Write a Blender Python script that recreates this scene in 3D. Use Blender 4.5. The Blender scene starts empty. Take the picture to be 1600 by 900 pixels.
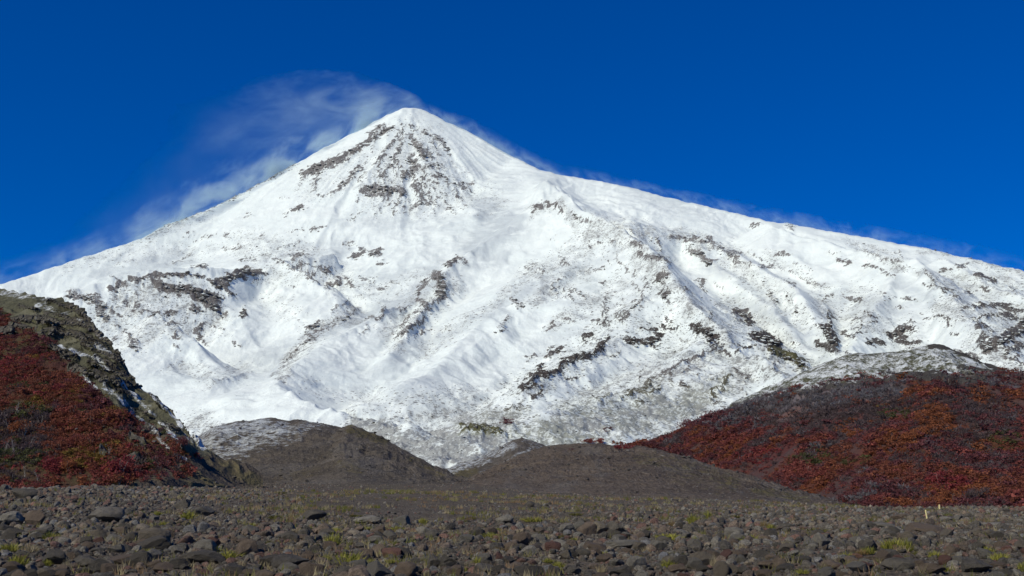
import bpy, math, random
import numpy as np

random.seed(7)
RNG = np.random.default_rng(7)
SC = bpy.context.scene
COL = SC.collection

# ------------------------------------------------------------------ camera
F = 800 / math.tan(math.radians(25))          # focal length in 1600-px units
HORIZON = 765.0
PITCH = math.atan((HORIZON - 450) / F)
CP, SP = math.cos(PITCH), math.sin(PITCH)
EYE = 1.7


def at(px, py, Y):
    """world point seen at photo pixel (px,py), Y metres ahead"""
    a, b = (px - 800) / F, (450 - py) / F
    k = Y / (CP - b * SP)
    return (a * k, Y, EYE + (SP + b * CP) * k)


def proj(x, y, z):
    """photo pixel of world points (arrays)"""
    z = z - EYE
    d = y * CP + z * SP
    u = -y * SP + z * CP
    d = np.maximum(d, 1e-3)
    return 800 + F * x / d, 450 - F * u / d


SUN_AZ, SUN_EL = 223.0, 38.0


# ------------------------------------------------------------------ noise
_g = np.random.default_rng(3)
_PERM = _g.permutation(4096).astype(np.int64)
_ang = _g.random(4096) * 2 * np.pi
_GX, _GY = np.cos(_ang), np.sin(_ang)


def pnoise(x, y, seed=0):
    xi = np.floor(x).astype(np.int64)
    yi = np.floor(y).astype(np.int64)
    xf, yf = x - xi, y - yi
    u = xf * xf * xf * (xf * (xf * 6 - 15) + 10)
    v = yf * yf * yf * (yf * (yf * 6 - 15) + 10)

    def g(ix, iy, dx, dy):
        h = _PERM[(_PERM[(ix + seed * 131) & 4095] + iy) & 4095]
        return _GX[h] * dx + _GY[h] * dy
    n00 = g(xi, yi, xf, yf)
    n10 = g(xi + 1, yi, xf - 1, yf)
    n01 = g(xi, yi + 1, xf, yf - 1)
    n11 = g(xi + 1, yi + 1, xf - 1, yf - 1)
    return ((n00 + u * (n10 - n00)) * (1 - v) + (n01 + u * (n11 - n01)) * v) * 1.5


def fbm(x, y, octaves=5, seed=0, gain=0.5):
    s, a, f = 0, 1.0, 1.0
    for i in range(octaves):
        s = s + a * pnoise(x * f, y * f, seed + i)
        a *= gain
        f *= 2.03
    return s


def ridged(x, y, octaves=5, seed=0, gain=0.5):
    s, a, f = 0, 1.0, 1.0
    for i in range(octaves):
        n = 1 - np.abs(pnoise(x * f, y * f, seed + i)) * 1.6
        s = s + a * (n * n - 0.5)
        a *= gain
        f *= 2.07
    return s


def sstep(a, b, x):
    t = np.clip((x - a) / (b - a), 0, 1)
    return t * t * (3 - 2 * t)


def lut(pts, x):
    p = np.array(pts, float)
    return np.interp(x, p[:, 0], p[:, 1])


def smooth_lut(pts, x, r=6):
    """piecewise-linear lookup with softened corners"""
    return sum(lut(pts, x + d) for d in (-r, -r / 2, 0, r / 2, r)) / 5


def stroke_field(px, py, strokes):
    """max over hand-drawn strokes of strength * falloff(distance / width)"""
    out = np.zeros(px.shape)
    for pts, w, s in strokes:
        p = np.array(pts, float)
        lo, hi = p.min(0) - 2.2 * w - 2, p.max(0) + 2.2 * w + 2
        m = (px > lo[0]) & (px < hi[0]) & (py > lo[1]) & (py < hi[1])
        if not m.any():
            continue
        X, Y = px[m], py[m]
        d2 = np.full(X.shape, 1e18)
        if len(p) == 1:
            d2 = (X - p[0, 0]) ** 2 + (Y - p[0, 1]) ** 2
        for a, b in zip(p[:-1], p[1:]):
            ab = b - a
            t = np.clip(((X - a[0]) * ab[0] + (Y - a[1]) * ab[1]) / max(ab @ ab, 1e-9), 0, 1)
            d2 = np.minimum(d2, (X - a[0] - t * ab[0]) ** 2 + (Y - a[1] - t * ab[1]) ** 2)
        v = s * np.clip(1.5 - np.sqrt(d2) / w, 0, 1.0)
        out[m] = np.maximum(out[m], v)
    return out


# ------------------------------------------------------------------ mesh helpers
def tag(o, label=None, cat=None, group=None, kind=None):
    for k, v in (('label', label), ('category', cat), ('group', group), ('kind', kind)):
        if v:
            o[k] = v
    return o


def link(o, parent=None):
    COL.objects.link(o)
    if parent:
        o.parent = parent
    return o


def mesh_from(name, V, faces, mat=None, smooth=True, attrs=None, colors=None):
    """faces: (n,3) or (n,4) int array. attrs: float per vertex; colors: (nv,3) per vertex"""
    V = np.asarray(V, np.float32)
    faces = np.asarray(faces, np.int32)
    me = bpy.data.meshes.new(name)
    k = faces.shape[1]
    me.vertices.add(len(V))
    me.vertices.foreach_set('co', V.ravel())
    me.loops.add(faces.size)
    me.loops.foreach_set('vertex_index', faces.ravel())
    me.polygons.add(len(faces))
    me.polygons.foreach_set('loop_start', np.arange(0, faces.size, k, dtype=np.int32))
    me.polygons.foreach_set('use_smooth', np.full(len(faces), smooth))
    for n, a in (attrs or {}).items():
        at_ = me.attributes.new(n, 'FLOAT', 'POINT')
        at_.data.foreach_set('value', np.asarray(a, np.float32).ravel())
    if colors is not None:
        c = np.ones((len(V), 4), np.float32)
        c[:, :3] = colors
        at_ = me.attributes.new('col', 'FLOAT_COLOR', 'POINT')
        at_.data.foreach_set('color', c.ravel())
    me.update(calc_edges=True)
    if mat:
        me.materials.append(mat)
    return me


def grid_faces(nr, nc):
    i = np.arange(nr * nc).reshape(nr, nc)
    return np.stack([i[:-1, :-1], i[:-1, 1:], i[1:, 1:], i[1:, :-1]], -1).reshape(-1, 4)


def obj(name, me, parent=None):
    return link(bpy.data.objects.new(name, me), parent)


def empty(name, loc, rz=0):
    o = link(bpy.data.objects.new(name, None))
    o.location = loc
    o.rotation_euler = (0, 0, rz)
    o.empty_display_size = 0.2
    return o


# ------------------------------------------------------------------ node helper
class NT:
    def __init__(self, name):
        self.m = bpy.data.materials.new(name)
        self.m.use_nodes = True
        self.t = self.m.node_tree
        self.t.nodes.clear()
        self.out = self.n('ShaderNodeOutputMaterial')

    def n(self, typ, **kw):
        nd = self.t.nodes.new(typ)
        for k, v in kw.items():
            setattr(nd, k, v)
        return nd

    def set(self, sock, v):
        if isinstance(v, bpy.types.NodeSocket):
            self.t.links.new(v, sock)
        else:
            if isinstance(v, tuple) and len(v) == 3 and sock.type == 'RGBA':
                v = (*v, 1)
            sock.default_value = v

    def math(self, op, a, b=0.0, c=None, clamp=False):
        nd = self.n('ShaderNodeMath', operation=op, use_clamp=clamp)
        self.set(nd.inputs[0], a)
        self.set(nd.inputs[1], b)
        if c is not None:
            self.set(nd.inputs[2], c)
        return nd.outputs[0]

    def attr(self, name, color=False):
        nd = self.n('ShaderNodeAttribute', attribute_name=name)
        return nd.outputs['Color'] if color else nd.outputs['Fac']

    def coord(self, which='Object'):
        return self.n('ShaderNodeTexCoord').outputs[which]

    def mapping(self, v, scale=(1, 1, 1), rot=(0, 0, 0), loc=(0, 0, 0)):
        nd = self.n('ShaderNodeMapping')
        self.set(nd.inputs['Vector'], v)
        nd.inputs['Scale'].default_value = scale
        nd.inputs['Rotation'].default_value = rot
        nd.inputs['Location'].default_value = loc
        return nd.outputs[0]

    def noise(self, v, scale, detail=4, rough=0.55, dist=0.0, color=False):
        nd = self.n('ShaderNodeTexNoise')
        self.set(nd.inputs['Vector'], v)
        nd.inputs['Scale'].default_value = scale
        nd.inputs['Detail'].default_value = detail
        nd.inputs['Roughness'].default_value = rough
        nd.inputs['Distortion'].default_value = dist
        return nd.outputs['Color' if color else 'Fac']

    def voronoi(self, v, scale, feature='F1', out='Distance'):
        nd = self.n('ShaderNodeTexVoronoi', feature=feature)
        self.set(nd.inputs['Vector'], v)
        nd.inputs['Scale'].default_value = scale
        return nd.outputs[out]

    def ss(self, x, lo, hi, a=0.0, b=1.0):
        nd = self.n('ShaderNodeMapRange', interpolation_type='SMOOTHSTEP')
        self.set(nd.inputs['Value'], x)
        for k, v in ((1, lo), (2, hi), (3, a), (4, b)):
            self.set(nd.inputs[k], v)
        return nd.outputs[0]

    def mix(self, f, a, b, mode='MIX'):
        nd = self.n('ShaderNodeMix', data_type='RGBA', blend_type=mode)
        self.set(nd.inputs[0], f)
        self.set(nd.inputs[6], a)
        self.set(nd.inputs[7], b)
        return nd.outputs[2]

    def ramp(self, f, stops):
        nd = self.n('ShaderNodeValToRGB')
        self.set(nd.inputs[0], f)
        e = nd.color_ramp.elements
        while len(e) < len(stops):
            e.new(0.5)
        for el, (p, c) in zip(e, stops):
            el.position = p
            el.color = (*c, 1)
        return nd.outputs[0]

    def bump(self, h, strength, dist, normal=None):
        nd = self.n('ShaderNodeBump')
        nd.inputs['Strength'].default_value = strength
        nd.inputs['Distance'].default_value = dist
        self.set(nd.inputs['Height'], h)
        if normal is not None:
            self.set(nd.inputs['Normal'], normal)
        return nd.outputs[0]

    def principled(self, color, rough=0.9, normal=None, spec=0.2, **kw):
        b = self.n('ShaderNodeBsdfPrincipled')
        self.set(b.inputs['Base Color'], color)
        self.set(b.inputs['Roughness'], rough)
        b.inputs['Specular IOR Level'].default_value = spec
        if normal is not None:
            self.set(b.inputs['Normal'], normal)
        for k, v in kw.items():
            self.set(b.inputs[k], v)
        self.t.links.new(b.outputs[0], self.out.inputs['Surface'])
        return b


def ico(sub):
    import bmesh
    bm = bmesh.new()
    bmesh.ops.create_icosphere(bm, subdivisions=sub, radius=1)
    V = np.array([v.co[:] for v in bm.verts])
    Fc = np.array([[v.index for v in f.verts] for f in bm.faces])
    bm.free()
    return V, Fc


ICO = {k: ico(k) for k in (1, 2, 3, 4)}


def rock_verts(sub, seed, cuts=14, flat=.72):
    """a boulder: a sphere with random planes cut off it, roughened"""
    r = np.random.default_rng(seed)
    V = ICO[sub][0].copy()
    for _ in range(cuts):
        n = r.normal(size=3)
        n[2] *= .8
        n /= np.linalg.norm(n)
        d = r.uniform(.55, .92)
        k = V @ n - d
        V -= np.outer(np.maximum(k, 0) * .98, n)
    if sub >= 2:
        q = V * 2.3 + seed * 3.7
        V *= (1 + .05 * fbm(q[:, 0] + q[:, 2] * .7, q[:, 1] - q[:, 2] * .6, 3, 7))[:, None]
    if sub >= 4:
        q = V * 9 + seed
        V *= (1 + .016 * fbm(q[:, 0] + q[:, 2] * .8, q[:, 1] - q[:, 2] * .5, 3, 9))[:, None]
    V *= np.array([r.uniform(.9, 1.15), r.uniform(.8, 1.0), r.uniform(.66, .92) * flat / .72])
    V /= (V[:, 0].max() - V[:, 0].min()) / 2
    return V



def pick_grid(X, Y, Z):
    """for every 2x2-pixel cell of the view the nearest surface point of a landform"""
    px, py = proj(X, Y, Z)
    ix, iy = (px / 2).astype(int).ravel(), (py / 2).astype(int).ravel()
    m = (ix >= 0) & (ix < 800) & (iy >= 0) & (iy < 450)
    idx = np.nonzero(m)[0]
    idx = idx[np.argsort(-Y.ravel()[idx])]
    g = np.full((450, 800), -1)
    g[iy[idx], ix[idx]] = idx
    return g


def pick(g, px, py):
    px, py = np.asarray(px), np.asarray(py)
    out = np.full(px.shape, -1)
    for dy in (0, 1, -1, 2, -2):
        for dx in (0, 1, -1):
            a, b = np.clip((py / 2).astype(int) + dy, 0, 449), np.clip((px / 2).astype(int) + dx, 0, 799)
            out = np.where(out < 0, g[a, b], out)
    return out


def along(strokes, step, jitter, seed, wmin=0.0):
    """points spread along and across strokes: px, py, stroke width, strength"""
    r = np.random.default_rng(seed)
    out = []
    for pts, w_, s in strokes:
        p = np.array(pts, float)
        if len(p) == 1:
            p = np.vstack([p, p + .5])
        for a, b in zip(p[:-1], p[1:]):
            L = np.hypot(*(b - a))
            n = max(1, int(L * max(1, w_ / step) / step))
            t = r.random(n)
            q = a + (b - a) * t[:, None] + r.normal(0, jitter * w_, (n, 2)) * np.array([1, .8])
            out.append(np.column_stack([q, np.full(n, w_), np.full(n, s)]))
    return np.concatenate(out)


def chunks(name, pos, size, mat, sub, seed, tall=(.6, 1.1), col=None, flat=.72, sink=.25, parent=None):
    """many broken rocks of one landform in one mesh"""
    r = np.random.default_rng(seed)
    tm = [rock_verts(sub, 300 + i, 8 if sub == 1 else 12, flat) for i in range(9)]
    VV, FF, CC, off = [], [], [], 0
    for t, T in enumerate(tm):
        idx = np.nonzero(np.arange(len(pos)) % 9 == t)[0]
        if not len(idx):
            continue
        an = r.uniform(0, 6.28, len(idx))
        ca, sa = np.cos(an)[:, None], np.sin(an)[:, None]
        R = (size[idx] / 2)[:, None]
        H = R * r.uniform(*tall, len(idx))[:, None]
        P = np.stack([(T[:, 0] * ca - T[:, 1] * sa) * R + pos[idx, 0:1], (T[:, 0] * sa + T[:, 1] * ca) * R + pos[idx, 1:2],
                      T[:, 2] * H + T[:, 0] * R * r.uniform(-.3, .3, (len(idx), 1)) + pos[idx, 2:3] + H * (.5 - sink * 2)], -1)
        VV.append(P.reshape(-1, 3))
        FF.append((ICO[sub][1][None] + (np.arange(len(idx)) * len(T))[:, None, None] + off).reshape(-1, 3))
        off += len(idx) * len(T)
        c = (np.array((.08, .07, .062)) if col is None else col[idx])
        CC.append(np.repeat(np.broadcast_to(c, (len(idx), 3)) * r.uniform(.65, 1.3, (len(idx), 1)), len(T), 0))
    me = mesh_from(name, np.concatenate(VV), np.concatenate(FF), mat, False, colors=np.concatenate(CC))
    return obj(name, me, parent)


def outcrop_material(name, snow, lo, hi, scale):
    """broken rock with snow lying on its flat tops"""
    N = NT(name)
    P = N.coord()
    a2, a3 = N.noise(N.mapping(P, (1, 1, 2)), scale, 5, .7), N.noise(P, scale * 4, 3, .7)
    base = N.attr('col', True)
    c = N.mix(N.ss(a2, .35, .65), N.mix(.5, base, (.02, .018, .017)), N.mix(.25, base, (.2, .19, .18)))
    g = N.n('ShaderNodeNewGeometry')
    sx = N.n('ShaderNodeSeparateXYZ')
    N.t.links.new(g.outputs['Normal'], sx.inputs[0])
    m = N.ss(N.math('ADD', sx.outputs[2], N.math('MULTIPLY', N.math('SUBTRACT', a3, .5), .5)), lo, hi)
    c = N.mix(m, c, snow)
    N.principled(c, .9, N.bump(N.math('ADD', a2, N.math('MULTIPLY', a3, .4)), .9, .25 / scale), .15)
    return N.m


# ================================================================== SKY + SUN + CAMERA
w = bpy.data.worlds.new('World')
SC.world = w
w.use_nodes = True
wt = w.node_tree
bg = wt.nodes['Background']
sky = wt.nodes.new('ShaderNodeTexSky')
sky.sky_type = 'NISHITA'
sky.sun_disc = False
sky.sun_elevation = math.radians(SUN_EL)
sky.sun_rotation = math.radians(SUN_AZ)
sky.altitude = 1300
sky.air_density = 0.7
sky.dust_density = 0.0
sky.ozone_density = 10.0
hs = wt.nodes.new('ShaderNodeHueSaturation')      # the clear, polarised blue of high mountain air
hs.inputs['Saturation'].default_value = 1.8
hs.inputs['Hue'].default_value = 0.519
gm = wt.nodes.new('ShaderNodeGamma')
gm.inputs[1].default_value = 0.74
wt.links.new(sky.outputs[0], gm.inputs[0])
wt.links.new(gm.outputs[0], hs.inputs['Color'])
wt.links.new(hs.outputs[0], bg.inputs[0])
bg.inputs[1].default_value = 0.15

sun = bpy.data.lights.new('sun', 'SUN')
sun.energy = 3.7
sun.angle = math.radians(0.5)
sun.color = (1.0, 0.955, 0.80)
so = link(bpy.data.objects.new('sun', sun))
az, el = math.radians(SUN_AZ), math.radians(SUN_EL)
from mathutils import Vector
to_sun = Vector((math.sin(az) * math.cos(el), math.cos(az) * math.cos(el), math.sin(el)))
so.rotation_euler = to_sun.to_track_quat('Z', 'Y').to_euler()
so.location = (-50, -50, 80)

cam = bpy.data.cameras.new('camera')
cam.sensor_width = 36
cam.lens = 18 / math.tan(math.radians(25))
cam.clip_start = 0.1
cam.clip_end = 60000
co = link(bpy.data.objects.new('camera', cam))
co.location = (0, 0, EYE)
co.rotation_euler = (math.pi / 2 + PITCH, 0, 0)
SC.camera = co

vs = SC.view_settings
vs.view_transform = 'Standard'
vs.look = 'None'
vs.exposure = 0
vs.gamma = 1
vs.use_curve_mapping = False
SC.render.engine = 'CYCLES'
cy = SC.cycles
cy.use_denoising = True
cy.max_bounces = 5
cy.diffuse_bounces = 3
cy.glossy_bounces = 2
cy.transparent_max_bounces = 8
cy.volume_bounces = 1
cy.use_adaptive_sampling = True
cy.adaptive_threshold = 0.015
cy.volume_step_rate = 0.4
cy.volume_max_steps = 256


# ================================================================== THE MOUNTAIN
SKYLINE = [(-700, 640), (-200, 500), (0, 441), (60, 423), (120, 403), (180, 384), (230, 367), (260, 350), (320, 328), (380, 300),
           (430, 272), (470, 249), (520, 222), (560, 203), (590, 186), (610, 176), (632, 166), (655, 168), (670, 174), (700, 189),
           (740, 208), (770, 226), (800, 242), (830, 257), (860, 268), (900, 275), (960, 285), (1010, 298), (1050, 308),
           (1100, 319), (1150, 330), (1200, 343), (1230, 348), (1280, 355), (1320, 363), (1360, 369), (1400, 378), (1440, 383),
           (1480, 393), (1520, 402), (1560, 412), (1600, 421), (1750, 462), (2300, 620)]
SKY_Y = [(-700, 4700), (0, 5300), (240, 5900), (430, 6500), (560, 6850), (632, 7000), (700, 6900), (800, 6650), (900, 6400),
         (1100, 5900), (1300, 5400), (1600, 4700), (2300, 3700)]


def ridge3(pts):
    return np.array([at(*p) for p in pts])


def densify(pts, n=4):
    """Catmull-Rom through pixel+distance points"""
    p = np.array(pts, float)
    q = np.vstack([2 * p[0] - p[1], p, 2 * p[-1] - p[-2]])
    out = []
    for i in range(1, len(q) - 2):
        for t in np.arange(n) / n:
            a, b, c, d = q[i - 1], q[i], q[i + 1], q[i + 2]
            out.append(0.5 * (2 * b + (c - a) * t + (2 * a - 5 * b + 4 * c - d) * t * t + (3 * b - a - 3 * c + d) * t ** 3))
    out.append(p[-1])
    return np.array(out)


SKYR = [(x, y, float(lut(SKY_Y, x))) for x, y in SKYLINE]
RIDGES = [   # (px,py,distance) points, slope of its sides, rounding (m)
    ([p for p in SKYR if p[0] <= 860], 0.82, 40),
    ([p for p in SKYR if p[0] >= 800], 0.60, 60),
    ([(852, 317, 5050), (872, 321, 5000), (920, 349, 4700), (985, 383, 4350), (1035, 435, 3900), (1080, 495, 3450), (1120, 530, 3150),
      (1180, 575, 2700), (1270, 640, 2050)], 0.78, 6),
    ([(852, 317, 5050), (800, 358, 4900), (740, 396, 4700), (690, 428, 4500), (650, 468, 4350), (600, 493, 4120), (540, 518, 3850)], 0.80, 6),
    ([(600, 493, 4120), (540, 518, 3850), (490, 540, 3600), (455, 572, 3350), (434, 598, 3100), (470, 628, 2800), (560, 646, 2550), (650, 668, 2350)], 0.46, 8),
    ([(985, 362, 5000), (1060, 371, 5050), (1108, 379, 4900), (1160, 410, 4600), (1250, 470, 4050), (1310, 545, 3350)], 0.66, 8),
    ([(1035, 435, 4050), (1000, 480, 3700), (955, 525, 3300), (905, 560, 3000), (870, 580, 2850), (815, 608, 2600)], 0.50, 10),
    ([(1110, 532, 3150), (1060, 570, 2750), (1020, 595, 2560), (940, 625, 2330), (850, 652, 2120), (740, 672, 1960)], 0.36, 15),
    ([(-100, 500, 4300), (40, 470, 4250), (120, 461, 4300), (200, 437, 4420), (250, 428, 4480), (310, 427, 4560), (365, 424, 4660),
      (402, 424, 4760), (520, 408, 5100)], 0.9, 8),
    ([(1190, 352, 5300), (1260, 375, 5000), (1340, 398, 4650), (1430, 419, 4250), (1470, 450, 3900), (1520, 492, 3450), (1570, 540, 2950)], 0.62, 8),
    ([(1400, 420, 4350), (1380, 470, 3950), (1350, 520, 3500), (1330, 560, 3100)], 0.62, 8),
    ([(1480, 400, 4650), (1540, 440, 4250), (1620, 480, 3900), (1750, 560, 3300)], 0.6, 8),
    ([(660, 205, 6850), (690, 245, 6600), (720, 290, 6300), (740, 330, 6050)], 0.85, 15),
    ([(700, 425, 4560), (690, 460, 4250), (668, 485, 4050), (640, 515, 3800), (600, 550, 3500)], 0.75, 6),
    ([(900, 365, 4700), (850, 430, 4250), (790, 480, 3900), (720, 530, 3550), (640, 590, 3050)], 0.55, 10),
    ([(440, 410, 4900), (500, 440, 4600), (530, 470, 4350)], 0.6, 8),
    ([(230, 500, 3900), (300, 520, 3750), (360, 570, 3400), (330, 590, 3200)], 0.6, 8),
    ([(1100, 385, 4850), (1140, 430, 4450), (1200, 480, 4000), (1250, 530, 3500)], 0.62, 8),
    ([(610, 200, 6850), (560, 255, 6500), (520, 300, 6200), (480, 345, 5900)], 0.85, 15),
]


def mountain_height(x, y):
    S = at(632, 166, 7000)
    wx = fbm(x / 900, y / 900, 4, 11) * 130
    wy = fbm(x / 900, y / 900, 4, 17) * 130
    r = np.hypot(x - S[0], (y - S[1])) + fbm(x / 700, y / 700, 3, 23) * 60
    base = lut([(0, S[2] - 40), (500, S[2] - 420), (1000, 1520), (1500, 1110), (2000, 770), (2500, 520), (3000, 345), (3500, 230),
                (4000, 155), (4500, 105), (5000, 65), (5500, 45), (6000, 10), (9000, -60)], r)
    K = 14.0
    acc = base
    xs, ys = x + wx * 0.25, y + wy * 0.25
    for n, (pts, s, rnd) in enumerate(RIDGES):
        dense = densify(pts, 3)
        R = np.array([at(*p) for p in dense])
        best = np.full(x.shape, -1e9)
        X, Y = (x, y) if n < 2 else (xs, ys)
        for a, b in zip(R[:-1], R[1:]):
            ab = b - a
            L2 = ab[0] ** 2 + ab[1] ** 2 + 1e-9
            t = np.clip(((X - a[0]) * ab[0] + (Y - a[1]) * ab[1]) / L2, 0, 1)
            d = np.hypot(X - a[0] - t * ab[0], Y - a[1] - t * ab[1])
            c = a[2] + t * ab[2] - s * (np.sqrt(d * d + rnd * rnd) - rnd)
            best = np.maximum(best, c)
        h = np.clip(0.5 + 0.5 * (best - acc) / K, 0, 1)          # smooth maximum
        acc = acc * (1 - h) + best * h + K * h * (1 - h)
    # erosion: gullies running down the fall line from the summit, broken ground low down
    th = np.arctan2(x - S[0], S[1] - y)
    amp = sstep(300, 1800, r)
    gul = ridged(th * 11 + wx * 0.006, r / 1500 + wy * 0.004, 2, 31)
    acc = acc + gul * (10 - 4 * amp) * sstep(150, 900, r) * (0.4 + sstep(-.3, .6, fbm(x / 600, y / 600, 2, 37)))
    acc = acc + ridged((x + wx * 2) / 520, (y + wy * 2) / 700, 3, 39, .42) * 12 * amp
    acc = acc + fbm((x + wx) / 460, (y + wy) / 460, 6, 41, 0.44) * (4 + 9 * amp)
    acc = acc + ridged((x + wx) / 170, (y + wy) / 170, 4, 47) * (1.5 + 3.0 * amp)
    acc = acc + fbm(x / 34, y / 34, 3, 53, 0.6) * 1.2
    return acc


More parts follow.
